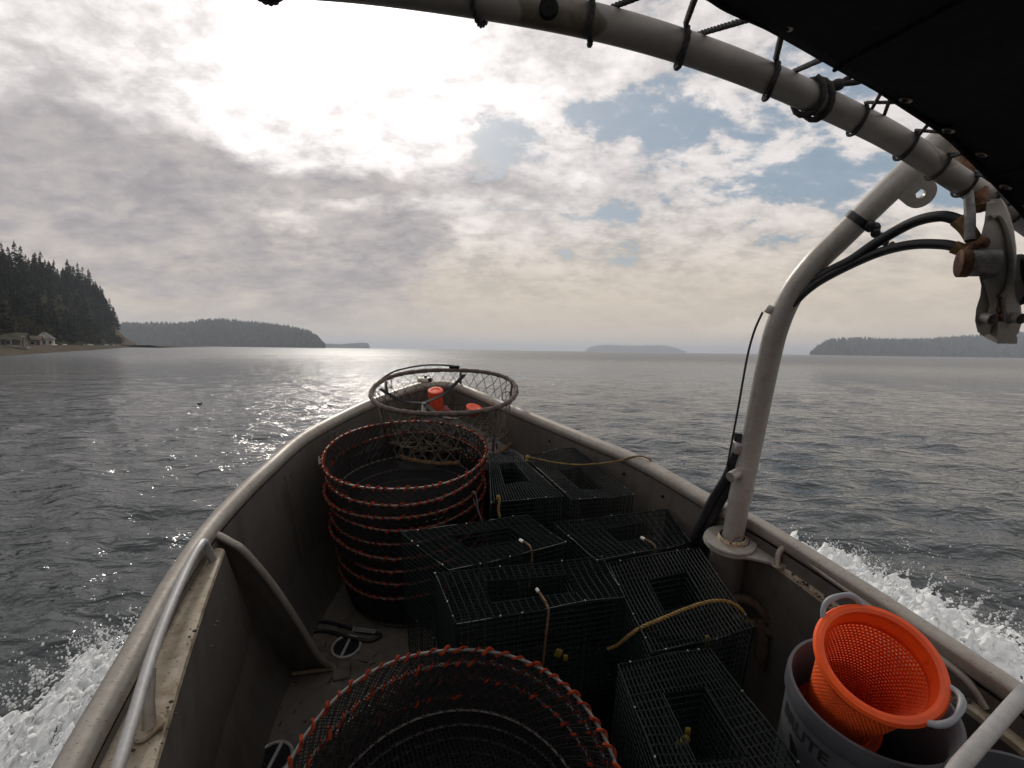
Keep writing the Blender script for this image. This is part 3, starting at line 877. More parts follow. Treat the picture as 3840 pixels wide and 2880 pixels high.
# white paper tag and clip on the tall stack
MB().prism([(-.90, 2.17, .735), (-.868, 2.16, .75), (-.865, 2.16, .72), (-.905, 2.175, .69)], (.001, .002, 0)).build('paper_tag', M['paper'], None, smooth=False)
tg = bpy.data.objects['paper_tag']; tg.matrix_world = BOAT
tag(tg, 'small white paper tag hanging off the rim of the tall pot stack', 'tag')
cb = MB().tube(catmull([(-.17, 1.97, .66), (-.162, 1.955, .685), (-.148, 1.95, .67), (-.135, 1.93, .60), (-.12, 1.92, .565), (-.13, 1.935, .58), (-.16, 1.955, .65)], 5), .0028, 6).build('snap_hook', M['clip'])
cb.matrix_world = BOAT; tag(cb, 'thin wire snap hook clipped to a lower rim of the tall pot stack', 'hook')

# ------------------------------------------------------------------ wire traps
def make_trap(label, q, z0, z1, group, hole=(.26, .74, .34, .74), seed=0, rope=None, full=True):
    """q: top corners front-left, front-right, back-right, back-left"""
    q = [np.array(p, float) for p in q]
    c = sum(q) / 4
    t = thing('wire_trap', label, 'wire trap', (c[0], c[1], z0), group)
    rnd = random.Random(seed)
    ph = [rnd.uniform(0, 6) for _ in range(6)]

    def sag(u, v): return (.006 * math.sin(5 * u + ph[0]) * math.sin(4 * v + ph[1]) + .0025 * math.sin(13 * u + ph[2]) * math.sin(11 * v + ph[3]) - .008 * math.sin(PI * u) * math.sin(PI * v))

    def top(u, v, z=None):
        p = (q[0] * (1 - u) + q[1] * u) * (1 - v) + (q[3] * (1 - u) + q[2] * u) * v
        return (p[0], p[1], (z1 + sag(u, v)) if z is None else z)
    W = np.linalg.norm(q[1] - q[0]); D = np.linalg.norm(q[3] - q[0]); H = z1 - z0
    fine, coarse = .0125, .0225
    # the mesh is oblong: close wires one way, wide the other
    nu, nv = max(4, round(W / coarse)), max(4, round(D / fine))
    if D > W * 1.05: nu, nv = max(4, round(W / fine)), max(4, round(D / coarse))
    nzr = max(4, round(H / .02))
    r = .0015
    cg = MB()
    u0, u1, v0, v1 = hole
    K = 7

    def line(f, n=K):
        cg.tube([f(i / n) for i in range(n + 1)], r, 4, caps=False)
    for i in range(nu + 1):
        u = i / nu
        segs = [(0, 1)] if not (u0 < u < u1) or not full else [(0, v0), (v1, 1)]
        for a, b in segs: line(lambda f: top(u, a + (b - a) * f))
        cg.bar(top(u, 0, z0), top(u, 0, z1), r); cg.bar(top(u, 1, z0), top(u, 1, z1), r)
        cg.bar(top(u, 0, z0), top(u, 1, z0), r)
    for j in range(nv + 1):
        v = j / nv
        segs = [(0, 1)] if not (v0 < v < v1) or not full else [(0, u0), (u1, 1)]
        for a, b in segs: line(lambda f: top(a + (b - a) * f, v))
        cg.bar(top(0, v, z0), top(0, v, z1), r); cg.bar(top(1, v, z0), top(1, v, z1), r)
        cg.bar(top(0, v, z0), top(1, v, z0), r)
    for k in range(nzr + 1):
        z = z0 + H * k / nzr
        for a, b in (((0, 0), (1, 0)), ((1, 0), (1, 1)), ((1, 1), (0, 1)), ((0, 1), (0, 0))):
            cg.bar(top(*a, z), top(*b, z), r)
    # heavier frame wires
    rim = [top(*p) for p in [(i / 8, 0) for i in range(8)] + [(1, i / 8) for i in range(8)] + [(1 - i / 8, 1) for i in range(8)] + [(0, 1 - i / 8) for i in range(8)]]
    cg.tube(rim, .0023, 5, closed=True)
    for a in ((0, 0), (1, 0), (1, 1), (0, 1)): cg.bar(top(*a, z0), top(*a, z1), .0023, 5)
    cg.mi = 1
    for i in range(0, 32, 3):
        p = rim[(i + rnd.randint(0, 2)) % 32]; cg.box((p[0], p[1], p[2] + .001), (.005, .0035, .006), Matrix.Rotation(rnd.uniform(0, 3), 3, 'Z'))
    body = cg.build('cage', [M['wire'], M['clip']], t, smooth=False)
    if full:
        fn = MB(); hd = min(.16, H * .55)
        rm = [top(u0, v0), top(u1, v0), top(u1, v1), top(u0, v1)]
        fn.tube(rm, .0022, 4, closed=True)
        for a, b in ((0, 1), (1, 2), (2, 3), (3, 0)):
            A, B = np.array(rm[a]), np.array(rm[b]); n = max(3, round(np.linalg.norm(B - A) / .018))
            for i in range(n):
                p = A + (B - A) * i / n; cg2 = (c - p[:2]) * .18
                fn.bar(p, (p[0] + cg2[0], p[1] + cg2[1], z1 - hd), r)
            for k in range(1, 9):
                f = k / 8; s_ = .18 * f
                A2 = np.array([A[0] + (c[0] - A[0]) * s_, A[1] + (c[1] - A[1]) * s_, z1 - hd * f]); B2 = np.array([B[0] + (c[0] - B[0]) * s_, B[1] + (c[1] - B[1]) * s_, z1 - hd * f])
                fn.bar(A2, B2, r)
        fn.build('entrance_funnel', M['wire'], t, smooth=False)
    return t


def add_strap(t, pts, hookend=True):
    s_ = rope(MB(), catmull(pts, 5), .0038).build('elastic_strap', M['strap'], t)
    if hookend:
        p = np.array(pts[0]); MB().tube([p, p + (np.array(pts[1]) - p) * .45], .0055, 6).build('strap_hook', M['whitep'], s_)


GRP = 'green wire traps in the upper layer'
QA = [(-.151, 1.186), (.357, 1.30), (.318, 1.499), (-.241, 1.395)]
QB = [(-.197, 1.412), (.20, 1.572), (.069, 1.752), (-.40, 1.624)]
QC = [(-.074, 1.775), (.215, 1.83), (.014, 2.245), (-.105, 2.21)]
QD = [(.245, 1.80), (.50, 1.85), (.309, 2.295), (.065, 2.195)]
QE = [(.297, 1.47), (.655, 1.592), (.628, 1.80), (.165, 1.706)]
QF = [(.385, 1.085), (.70, 1.184), (.672, 1.555), (.335, 1.468)]
QG = [(.328, .72), (.635, .755), (.547, 1.108), (.288, 1.05)]
tA = make_trap('green wire trap in the middle of the load, behind the short stack of net pots', QA, .36, .70, GRP, (.24, .74, .30, .72), 1)
tB = make_trap('green wire trap touching the tall net pot stack, behind the middle trap', QB, .36, .70, GRP, (.30, .76, .34, .74), 2)
tC = make_trap('green wire trap farthest forward, tight beside the tall net pot stack', QC, .39, .74, GRP, (.25, .72, .34, .74), 3)
tD = make_trap('green wire trap by the bow bulwark with a yellow line tied to its far corner', QD, .39, .74, GRP, (.3, .72, .2, .6), 4)
tE = make_trap('green wire trap against the starboard hull by the foot of the davit hoses', QE, .36, .70, GRP, (.36, .72, .34, .72), 5)
tF = make_trap('green wire trap with a thick yellow rope looped over it, near the davit base', QF, .36, .70, GRP, (.30, .72, .36, .72), 6)
tG = make_trap('nearest green wire trap, standing between the net pots and the grey bin', QG, .36, .70, GRP, (.30, .70, .22, .70), 7)
add_strap(tA, [(.085, 1.318, .712), (.100, 1.295, .706), (.113, 1.262, .704), (.118, 1.240, .690), (.112, 1.236, .60), (.106, 1.236, .48), (.10, 1.236, .40)])
add_strap(tB, [(.035, 1.575, .71), (.062, 1.555, .708), (.075, 1.528, .705), (.078, 1.518, .65), (.07, 1.516, .55)])
add_strap(tE, [(.475, 1.60, .71), (.50, 1.58, .708), (.515, 1.552, .704), (.512, 1.543, .66)])
MB().box((.155, 1.25, .53), (.020, .010, .028), Matrix.Rotation(.3, 3, 'Y'), .003).box((.178, 1.252, .51), (.014, .008, .022), None, .002).build('bait_tag', M['yplast'], tA)
MB().box((.43, .93, .585), (.045, .010, .016), Matrix.Rotation(-.9, 3, 'Y'), .003).box((.447, .945, .602), (.012, .01, .02), None, .002).build('bait_tag', M['yplast'], tG)
MB().box((.60, 1.24, .60), (.014, .008, .03), None, .003).build('bait_tag', M['yplast'], tF)
MB().sphere((.078, 2.16, .750), .012, 8, 6).sphere((.075, 2.155, .738), .010, 8, 6).build('rope_knot', M['yrope'], tD)
rope(MB(), catmull([(.082, 2.15, .755), (.11, 2.15, .752), (.206, 2.115, .748), (.32, 2.09, .752), (.46, 2.05, .79), (.54, 2.02, .832), (.59, 1.985, .836), (.62, 1.965, .80)], 6), .0036).build('bridle_rope', M['yrope'], tD)
rope(MB(), catmull([(-.052, 1.80, .74), (-.048, 1.782, .765), (-.042, 1.768, .76), (-.046, 1.757, .72), (-.04, 1.75, .69)], 5), .0055).build('rope_becket', M['yrope'], tC)
rope(MB(), catmull([(.31, 1.27, .53), (.335, 1.255, .56), (.362, 1.20, .66), (.385, 1.175, .708), (.44, 1.19, .722), (.515, 1.222, .728), (.59, 1.245, .735), (.65, 1.255, .728), (.69, 1.245, .708), (.708, 1.235, .67)], 7), .0054).build('bridle_rope', M['yrope'], tF)
LOW = 'green wire traps in the lower layer'
for nm, Q, z1, k in (('under the middle trap', QA, .345, 11), ('under the trap that touches the tall pot stack', QB, .345, 12), ('under the farthest forward trap', QC, .375, 13),
                     ('under the trap with the yellow line', QD, .375, 14), ('under the trap by the davit hoses', QE, .345, 15), ('under the trap with the thick yellow rope', QF, .345, 16), ('under the nearest trap', QG, .345, 17)):
    cx = np.mean([p[0] for p in Q]); cy = np.mean([p[1] for p in Q])
    Q2 = [((p[0] - cx) * .985 + cx, (p[1] - cy) * .985 + cy) for p in Q]
    make_trap('green wire trap in the lower layer ' + nm, Q2, .006, z1, LOW, seed=k, full=False)

# ------------------------------------------------------------------ crab ring pot on the foredeck
cc = np.array([-.386, 2.80, 0]); RT, ZT = .412, .865
crab = thing('crab_pot', 'weathered round crab pot with knotted twine net, standing on the bow deck', 'crab pot', (cc[0], cc[1], .56))


def on(a, r, z, sy=1.0): return np.array([cc[0] + r * math.cos(a), cc[1] + r * sy * math.sin(a), z])


def wrapped(path, r, turns, wr):
    """pipe bound with strips: radius swells and dips along the length"""
    return [r * (1 + wr * (1 if (i * turns // len(path)) % 2 else -.4) + .12 * math.sin(i * 2.1)) for i in range(len(path))]


n = 180
tp_ = [on(2 * PI * i / n, RT, ZT + .006 * math.sin(3 * 2 * PI * i / n)) for i in range(n)]
MB().tube(tp_, wrapped(tp_, .0125, 60, .12), 9, closed=True).build('top_ring', M['pot'], crab)
RBm = .385
bp_ = [on(2 * PI * i / n, RBm, .575) + np.array([.02, .02, 0]) for i in range(n)]
MB().tube(bp_, wrapped(bp_, .012, 60, .12), 9, closed=True).build('bottom_ring', M['strap'], crab)
for a in (.35, 1.45, 2.75, 3.9, 5.55):
    MB().tube([on(a, RT, ZT), on(a, (RT + RBm) / 2, .72), on(a, RBm, .58)], .0075, 8).build('upright', M['pot'], crab)
net = MB(); nn = 34; rows_ = 6
jit = {}


def knot(k, j):
    key = (k % nn, j)
    if key not in jit:
        f = j / rows_; a = 2 * PI * (key[0] + .5 * (j % 2)) / nn
        b = -.03 * math.sin(PI * f)
        jit[key] = on(a + random.uniform(-.03, .03), RT + (RBm - RT) * f + b, ZT + (.585 - ZT) * f + random.uniform(-.008, .008))
    return jit[key]


for j in range(rows_):
    for k in range(nn):
        for d in ((0, 1) if j % 2 == 0 else (0, 1)):
            k2 = k - d if j % 2 == 0 else k + d
            net.tube([knot(k, j), knot(k2, j + 1)], .0021, 4, caps=False)
# sagging lower panel of net
g0 = 17
def bp(i, j):
    x, y = (i / g0 * 2 - 1), (j / g0 * 2 - 1)
    rr = math.hypot(x, y); s_ = 1 if rr < 1 else 1 / rr
    key = ('b', i, j)
    if key not in jit: jit[key] = np.array([cc[0] + x * s_ * RBm + random.uniform(-.008, .008), cc[1] + y * s_ * RBm + random.uniform(-.008, .008), .66 - .03 * (1 - min(rr, 1)) + random.uniform(-.006, .006)])
    return jit[key]
for i in range(g0 + 1):
    for j in range(g0):
        net.tube([bp(i, j), bp(i, j + 1)], .0016, 4, caps=False); net.tube([bp(j, i), bp(j + 1, i)], .0016, 4, caps=False)
net.build('netting', M['twine'], crab)
hubp = np.array([-.50, 2.74, .80])
st = MB()
for a, lift in ((2.95, .0), (1.38, -.02), (5.0, -.02)):
    e = on(a, RT - .01, ZT - .03); mid_ = (e + hubp) / 2 + np.array([0, 0, -.03])
    st.tube(catmull([e, mid_, hubp], 6), 1.0, sec=[(-.013, -.002), (.013, -.002), (.013, .002), (-.013, .002)], up=(0, 0, 1))
st.build('bridle_strap', M['rubber'], crab)
MB().tube([hubp + np.array([0, 0, .006]), hubp + np.array([.0, -.03, -.06])], [.012, .016], 8).build('trigger', M['galv'], crab)
MB().tube(catmull([on(2.9, RT + .006, ZT + .008), on(2.5, RT + .012, ZT + .03), on(2.0, RT + .02, ZT + .03), on(1.62, RT + .01, ZT + .022), on(1.5, RT, ZT + .016)], 6), .005, 7).build('loose_line', M['rubber'], crab)
MB().box(tuple(on(1.55, RT, ZT + .016)), (.07, .022, .016), None, .006).build('closure_hook', M['rubber'], crab)
for a in (2.85, .15):
    e = on(a, RT - .05, ZT - .06); MB().ring(tuple(e), .03, .0028, 20, 6, Matrix.Rotation(R(80), 3, 'X')).build('escape_ring', M['twine'], crab)
wd = MB()
for k in range(170):
    a = random.gauss(4.55, .55); r0 = random.uniform(.18, RBm); z = random.uniform(.60, .69)
    p = on(a, r0, z); d = np.array([random.uniform(-.05, .05), random.uniform(-.04, .04), random.uniform(-.06, .02)])
    wd.tube([p, p + d * .5 + np.array([0, 0, .006]), p + d], [.007, .006, .002], 4, caps=False)
wd.build('weed', M['weed'], crab)['kind'] = 'stuff'


def bait_jar(label, c, ax, r, h, lidm, bodym):
    t = thing('bait_jar', label, 'jar', tuple(c), 'bait jars in the crab pot')
    A = ax
    MB().lathe([(.001, 0), (r * .92, 0), (r * .96, .006), (r * .96, h * .72), (r * .8, h * .78)], tuple(c), 28, A).build('jar_body', bodym, t)
    MB().lathe([(r * .9, h * .70), (r * 1.04, h * .71), (r * 1.06, h * .97), (r * .98, h), (r * .6, h * 1.0), (r * .55, h * .97), (r * .3, h * .97), (.001, h * .98)], tuple(c), 32, A).build('jar_lid', lidm, t)
    return t


bait_jar('bait jar with a round orange lid, upright inside the crab pot', (-.475, 3.03, .665), Matrix.Rotation(R(8), 3, 'X'), .045, .125, M['lid'], M['lid'])
bait_jar('tipped bait jar with an orange lid, low at the starboard side of the crab pot', (-.235, 2.87, .685), Matrix.Rotation(R(14), 3, 'Y') @ Matrix.Rotation(R(6), 3, 'X'), .046, .05, M['lid'], M['maroon'])
bait_jar('dark maroon bait jar lying in the middle of the crab pot', (-.36, 2.87, .66), Matrix.Rotation(R(-50), 3, 'Y'), .036, .08, M['maroon'], M['maroon'])

# ------------------------------------------------------------------ bins and basket
def make_bin(label, c, r, h, mat):
    t = thing('trash_bin', label, 'bin', (c[0], c[1], c[2]), 'grey round bins on the starboard side')
    rb_ = r * .82
    prof = [(.001, 0), (rb_, 0), (rb_ + .004, .01), (r * .90, h * .62), (r * .915, h * .64), (r * .955, h * .92), (r * .958, h * .935), (r * .985, h * .94), (r * 1.0, h * .948), (r * 1.0, h * .985), (r * .985, h), (r * .945, h), (r * .925, h * .985), (r * .915, h * .93), (rb_ - .008, .012), (.001, .012)]
    MB().lathe(prof, c, 64).build('bin_body', mat, t)
    return t


bc = (.818, .888, .006)
BR, BH = .168, .79
binA = make_bin('grey round bin with black lettering, holding the orange basket', bc, BR, BH, M['bin'])
binB = make_bin('second grey round bin in the lower right corner, under the diagonal pipe', (.893, .572, .006), .147, .854, M['bin'])


def lettering(text, parent, c, ang0, z, size, rad, mat, flip=1):
    cu = bpy.data.curves.new('lettering', 'FONT'); cu.body = text; cu.size = size; cu.offset = .026 * size; cu.space_character = 1.06; cu.align_x = 'CENTER'
    tmp = bpy.data.objects.new('lettering_tmp', cu); COL.objects.link(tmp)
    dg = bpy.context.evaluated_depsgraph_get()
    me = bpy.data.meshes.new_from_object(tmp.evaluated_get(dg))
    bpy.data.objects.remove(tmp)
    bm = bmesh.new(); bm.from_mesh(me)
    bmesh.ops.triangulate(bm, faces=bm.faces)
    bmesh.ops.subdivide_edges(bm, edges=[e for e in bm.edges if e.calc_length() > size * .12], cuts=3)
    V = []; F = []
    bm.verts.index_update()
    for v in bm.verts:
        a = ang0 + v.co.x / rad; rr = rad + .0012 + (v.co.y) * .0304
        V.append((c[0] + rr * math.cos(a), c[1] + rr * math.sin(a), z + v.co.y))
    for f in bm.faces: F.append(tuple(v.index for v in f.verts))
    bm.free()
    b_ = MB(); b_.add(V, F); return b_.build('lettering', mat, parent, smooth=False)


lettering('BRUTE', binA, bc, R(189), .692, .046, BR * .9488, M['print'])
em = MB()
for k in range(5):
    a0, a1 = R(180 + 2.2 * k), R(183 + 2.2 * k); P = []
    for j in range(6):
        f = j / 5; a = a0 + (a1 - a0) * f + R(2.2) * math.sin(f * 2.4); z = .672 - .055 * f - .004 * k
        rr = BR * .9475 + (z - .684) * .0304 + .0012; P.append((bc[0] + rr * math.cos(a), bc[1] + rr * math.sin(a), z))
    em.tube(P, .0016, 4)
em.build('emblem', M['print'], binA)

# basket leaning in the bin
C0 = np.array([.766, .836, .941]); C1 = np.array([.820, .966, .640])
axb = (C1 - C0); LB = np.linalg.norm(axb); axb /= LB
zb = Vector(-axb); xb = Vector((1, 0, 0)) - zb * zb[0]; xb.normalize(); yb = zb.cross(xb)
AX = Matrix((xb, yb, zb)).transposed()
bask = thing('fish_basket', 'orange perforated plastic basket with grey handles, leaning in the grey bin', 'basket', tuple(C1))
RB1, RB0 = .104, .068
wb = MB(); nt2, nr2 = 72, 26
def wpt(t, f):
    a = 2 * PI * t / nt2; r = RB0 + (RB1 - RB0) * f
    return Vector(C1) + AX @ Vector((r * math.cos(a), r * math.sin(a), LB * f))
HOLE = .27
for j in range(nr2):
    f0, f1 = j / nr2 * .86, (j + 1) / nr2 * .86
    solid = j == 0
    for k in range(nt2):
        t0 = k + (.5 if j % 2 else 0)
        a, b, c_, d = wpt(t0, f0), wpt(t0 + 1, f0), wpt(t0 + 1, f1), wpt(t0, f1)
        if solid: wb.add([a, b, c_, d], [(0, 1, 2, 3)]); continue
        h0, h1 = .5 - HOLE, .5 + HOLE
        fm0, fm1 = f0 + (f1 - f0) * h0, f0 + (f1 - f0) * h1
        e, f_, g_, h_ = wpt(t0 + h0, fm0), wpt(t0 + h1, fm0), wpt(t0 + h1, fm1), wpt(t0 + h0, fm1)
        wb.add([a, b, c_, d, e, f_, g_, h_], [(0, 1, 5, 4), (1, 2, 6, 5), (2, 3, 7, 6), (3, 0, 4, 7)])
wb.grid([[wpt(k, f) for k in range(nt2 + 1)] for f in (.86, .90, .95, 1.0)])
wb.build('basket_wall', M['orange'], bask, solid=.003)
MB().lathe([(RB1 - .003, -.009), (RB1 + .005, -.013), (RB1 + .013, -.009), (RB1 + .016, .001), (RB1 + .012, .010), (RB1 + .003, .012), (RB1 - .004, .007)], tuple(C0), 64, AX, closed=True).build('rim', M['orange'], bask)
fl = [(.001, .004)]
for k in range(5):
    r = .018 + .018 * k; fl += [(r, .004), (r + .003, .008), (r + .006, .004)]
fl += [(RB0, .004)]
MB().lathe(fl, tuple(C1), 48, AX).build('basket_floor', M['orange'], bask)
for a0 in (R(103), R(309)):
    P = []
    for k in range(13):
        a = a0 + R(-24 + 4 * k); e = abs(k - 6) / 6
        r = RB1 + .012 + .016 * (1 - e ** 4); P.append(Vector(C0) + AX @ Vector((r * math.cos(a), r * math.sin(a), .004 + .02 * (1 - e ** 3))))
    MB().tube(P, [.0062 + .0008 * math.sin(k) for k in range(13)], 10).build('handle', M['handle'], bask)

# loose gear on deck
gl_ = MB(); gl_.tube(catmull([(-.95, 1.90, .012), (-.86, 1.925, .012), (-.76, 1.90, .014), (-.68, 1.872, .012), (-.60, 1.862, .012), (-.575, 1.845, .012), (-.62, 1.815, .012), (-.72, 1.835, .012), (-.84, 1.87, .012), (-.93, 1.85, .012)], 6), .007, 7)
o = gl_.build('deck_line', M['hose']); o.matrix_world = BOAT; tag(o, 'black line lying looped on the deck beside the tall pot stack', 'rope')
tg_ = MB()
for k in range(3): tg_.bar((-.70, 1.862 + .009 * k, .02), (-.60, 1.85 + .009 * k, .02), .0022, 6)
tg_.tube([(-.705, 1.858, .02), (-.705, 1.888, .02)], .004, 6)
o = tg_.build('wire_tines', M['galv']); o.matrix_world = BOAT; tag(o, 'three thin metal tines lying on the black deck line', 'tool')

# ------------------------------------------------------------------ water
wm, b, o_, t_ = newmat('sea_water')
geo = NX.nt.nodes.new('ShaderNodeNewGeometry')
pos = NX(geo.outputs['Position'])
b.inputs['Base Color'].default_value = (.034, .043, .046, 1)
b.inputs['IOR'].default_value = 1.333
b.inputs['Specular IOR Level'].default_value = .5
sx = NX(sepx(pos, 0)); sy_ = NX(sepx(pos, 1))
far_ = NX.op('SQRT', sx * sx + sy_ * sy_)
# past a few dozen metres the ripples are finer than the mesh and bump can carry: they become roughness
setin(b, 'Roughness', sstep(far_, 10.0, 160.0) * .24 + .04)
rip1 = nz(vec3(sx * .75, sy_ * 1.5, 0), 3.2, 3, .5, .6)
rip2 = nz(vec3(sx * 1.0 + 31, sy_ * 1.35, 0), 1.05, 3, .5, .3)
rip3 = nz(vec3(sx, sy_, 0), 11.0, 3, .55)
rip4 = nz(vec3(sx + 3, sy_ * 1.3, 0), .22, 3, .5)
nrm = bump(b, rip1, 1.0, .085)
nrm = bump(b, rip2, 1.0, .10, nrm)
nrm = bump(b, rip3, .9, .017, nrm)
nrm = bump(b, rip4, .8, .4, nrm)

NA = 420
fr = np.concatenate([np.linspace(R(-62), R(62), 340), np.linspace(R(62), R(298), 80, endpoint=False)[1:]])
ang = np.array(fr)
NA = len(ang)
rad = [.6]
while rad[-1] < 12000: rad.append(rad[-1] * (1.0125 if rad[-1] < 60 else 1.06))
rad = np.array(rad)
A, RR = np.meshgrid(ang, rad)
X = np.sin(A) * RR; Y = np.cos(A) * RR
Z = np.zeros_like(X)
for k in range(46):
    wl_ = .26 * (1.045 ** k) * rng.uniform(.9, 1.1)
    th = rng.normal(R(78), R(34)); kk_ = 2 * PI / wl_
    amp = .0054 * wl_ ** .9
    cell = np.maximum(RR * R(.37), RR * .0125)
    fade = np.clip((wl_ / cell - 2.5) / 3, 0, 1)
    phs = kk_ * (X * math.cos(th) + Y * math.sin(th)) + rng.uniform(0, 6.28)
    Z += amp * fade * (np.sin(phs) + .25 * np.sin(2 * phs + 1.3))
NRr = len(rad)
V = np.stack([X, Y, Z], -1).reshape(-1, 3)
idx = np.arange(NRr * NA).reshape(NRr, NA)
nx_ = np.roll(idx, -1, axis=1)
F = np.stack([idx[:-1], nx_[:-1], nx_[1:], idx[1:]], -1).reshape(-1, 4)[:, ::-1]
me = bpy.data.meshes.new('water')
me.from_pydata(V.tolist(), [], F.tolist())
me.materials.append(wm)
me.polygons.foreach_set('use_smooth', [True] * len(me.polygons))
me.update()
water = bpy.data.objects.new('water', me); COL.objects.link(water)
water['kind'] = 'structure'

# ------------------------------------------------------------------ bow-wave foam
fm, b, o_, t_ = newmat('white_foam')
fn_ = nz(o_, 26, 6, .65)
setin(b, 'Base Color', mixc(sstep(fn_, .3, .65), (.60, .63, .64), (.84, .86, .86)))
b.inputs['Roughness'].default_value = .5
b.inputs['Subsurface Weight'].default_value = .25
b.inputs['Subsurface Radius'].default_value = (.03, .03, .03)
bump(b, fn_, .5, .02)


def foam(name, label, inner_pts, outer_pts, heights, ns, nt_, seed, thr):
    """a torn sheet thrown out from the hull: inner edge at the plating, outer edge on the water"""
    I = catmull(inner_pts, ns // (len(inner_pts) - 1)); O = catmull(outer_pts, ns // (len(inner_pts) - 1)); Hh = catmull([(h, 0, 0) for h in heights], ns // (len(inner_pts) - 1))
    n_s = len(I); off = Vector((seed * 7.7, seed * 3.1, 0))
    V = []; val = []
    for i in range(n_s):
        for j in range(nt_ + 1):
            t = j / nt_
            p = I[i] * (1 - t) + O[i] * t
            q = Vector((p[0], p[1], 0)) * 3.2 + off
            a = mnoise.fractal(q, .7, 2.1, 6)
            c = mnoise.fractal(q * 3.7 + Vector((5, 2, 1)), .8, 2.1, 4)
            rdg = 1 - abs(mnoise.noise(q * 1.7)) * 2
            prof = (math.sin(PI * min(1, t * 1.02)) ** .6) * (1 - .45 * t)
            h = Hh[i][0] * prof * (.62 + .30 * a + .20 * c + .16 * rdg + .05 * mnoise.noise(q * 14.0)) + .015
            V.append((p[0] + .05 * c, p[1] + .05 * a, max(h, .012)))
            edge = max(0, t - .62) / .38 + max(0, .14 - i / n_s) / .14
            lace_ = mnoise.noise(q * 5.0) * .6 + mnoise.noise(q * 11.0) * .45
            val.append(abs(lace_) * 1.5 - .10 + .5 * a - edge * edge * 1.15 + thr)
    W = nt_ + 1; F = []
    for i in range(n_s - 1):
        for j in range(nt_):
            k = (i * W + j, i * W + j + 1, (i + 1) * W + j + 1, (i + 1) * W + j)
            if min(val[m_] for m_ in k) > 0: F.append(k)
    mb = MB(); mb.add(V, F)
    r_ = random.Random(seed)
    for m_ in range(len(V)):
        if val[m_] > -.05 and r_.random() < .06:
            v = V[m_]; r0 = r_.choice((.003, .004, .006, .008, .011)) * (.6 + min(1, max(0, val[m_])) * .9) * r_.uniform(.7, 1.15)
            mb.sphere((v[0] + r_.gauss(0, .008), v[1] + r_.gauss(0, .008), v[2] + r0 * r_.uniform(-.3, .7)), r0, 7, 5, (1.15, 1, .85))

    def drop(p, r0):
        mb.sphere(p, r0, 5, 4, (1, 1, r_.uniform(.8, 1.7)))
    for _ in range(1000):                     # fine spray over the torn edge
        i = r_.randrange(n_s); t = min(1.2, max(.05, r_.gauss(.70, .26)))
        p = I[i] * (1 - t) + O[i] * t
        h = Hh[i][0] * abs(r_.gauss(.25, .38)) * (1.25 - .55 * t) + .02
        drop((p[0] + r_.gauss(0, .08), p[1] + r_.gauss(.06, .12), h), r_.choice((.002, .003, .003, .004, .005, .007)) * r_.uniform(.7, 1.2))
    for _ in range(260):                      # beaded strings of thrown water
        i = r_.randrange(n_s); t = r_.uniform(.35, .98); p = I[i] * (1 - t) + O[i] * t
        h = Hh[i][0] * (math.sin(PI * min(1, t * 1.02)) ** .6) * (.8 - .45 * t)
        d = (O[i] - I[i]) * r_.uniform(.02, .12); L_ = r_.uniform(.06, .22) * Hh[i][0] * 2; r0 = r_.uniform(.006, .012); yj = r_.gauss(0, .08); xj = r_.gauss(0, .05)
        nb_ = r_.randint(9, 18)
        for q in range(nb_):
            f = q / nb_
            drop((p[0] + d[0] * f + xj * f * f + r_.gauss(0, .006), p[1] + d[1] * f + yj * f + r_.gauss(0, .006), h * .75 + L_ * (1.6 * f - .9 * f * f) + r_.gauss(0, .005)), r0 * (1 - .6 * f) * r_.uniform(.6, 1.25))
    ob = mb.build(name, fm, angle=180)
    ob['kind'] = 'stuff'; ob['label'] = label
    return ob


foam('wake_foam', 'white foam thrown up along the port side of the hull',
     [(-1.05, 4.0, 0), (-1.05, 3.3, 0), (-1.0, 2.6, 0), (-.9, 1.9, 0), (-.75, 1.2, 0), (-.6, .4, 0)],
     [(-2.35, 3.75, 0), (-2.75, 3.25, 0), (-2.75, 2.85, 0), (-2.75, 2.35, 0), (-2.7, 1.7, 0), (-2.7, .9, 0)],
     [.15, .38, .50, .50, .44, .4], 260, 170, 3, .34)
foam('wake_foam', 'white foam breaking along the starboard side of the hull',
     [(.75, 4.6, 0), (.95, 3.9, 0), (1.1, 3.2, 0), (1.2, 2.4, 0), (1.3, 1.5, 0), (1.4, .5, 0)],
     [(2.9, 4.95, 0), (3.35, 4.6, 0), (3.5, 4.1, 0), (3.75, 3.45, 0), (4.1, 2.9, 0), (4.4, 2.2, 0)],
     [.36, .58, .60, .56, .5, .45], 260, 170, 5, .28)

# ------------------------------------------------------------------ land
def ground_mat(name, c0, c1, scale):
    m, b, o, t = newmat(name)
    n = nz(o, scale, 6, .6)
    setin(b, 'Base Color', mixc(sstep(n, .35, .65), c0, c1)); b.inputs['Roughness'].default_value = .95
    b.inputs['Specular IOR Level'].default_value = 0
    return m


M['soil'] = ground_mat('wooded_ground', (.020, .024, .014), (.040, .040, .024), .3)
M['bluff'] = ground_mat('bare_bluff', (.085, .068, .05), (.15, .125, .09), .35)
M['beach'] = ground_mat('pebble_beach', (.065, .057, .046), (.12, .104, .08), .6)
M['log'] = simple('bleached_log', (.42, .39, .34), .9, 0, .3, 2, 0)


def leafmat(name, c0, c1):
    m, b, o, t = newmat(name)
    oi = NX.nt.nodes.new('ShaderNodeObjectInfo')
    n = nz(o, .9, 3, .5)
    f = sstep(n, .35, .65) * .6 + NX(oi.outputs['Random']) * .4
    setin(b, 'Base Color', mixc(f, c0, c1)); b.inputs['Roughness'].default_value = .8
    b.inputs['Specular IOR Level'].default_value = .03
    return m


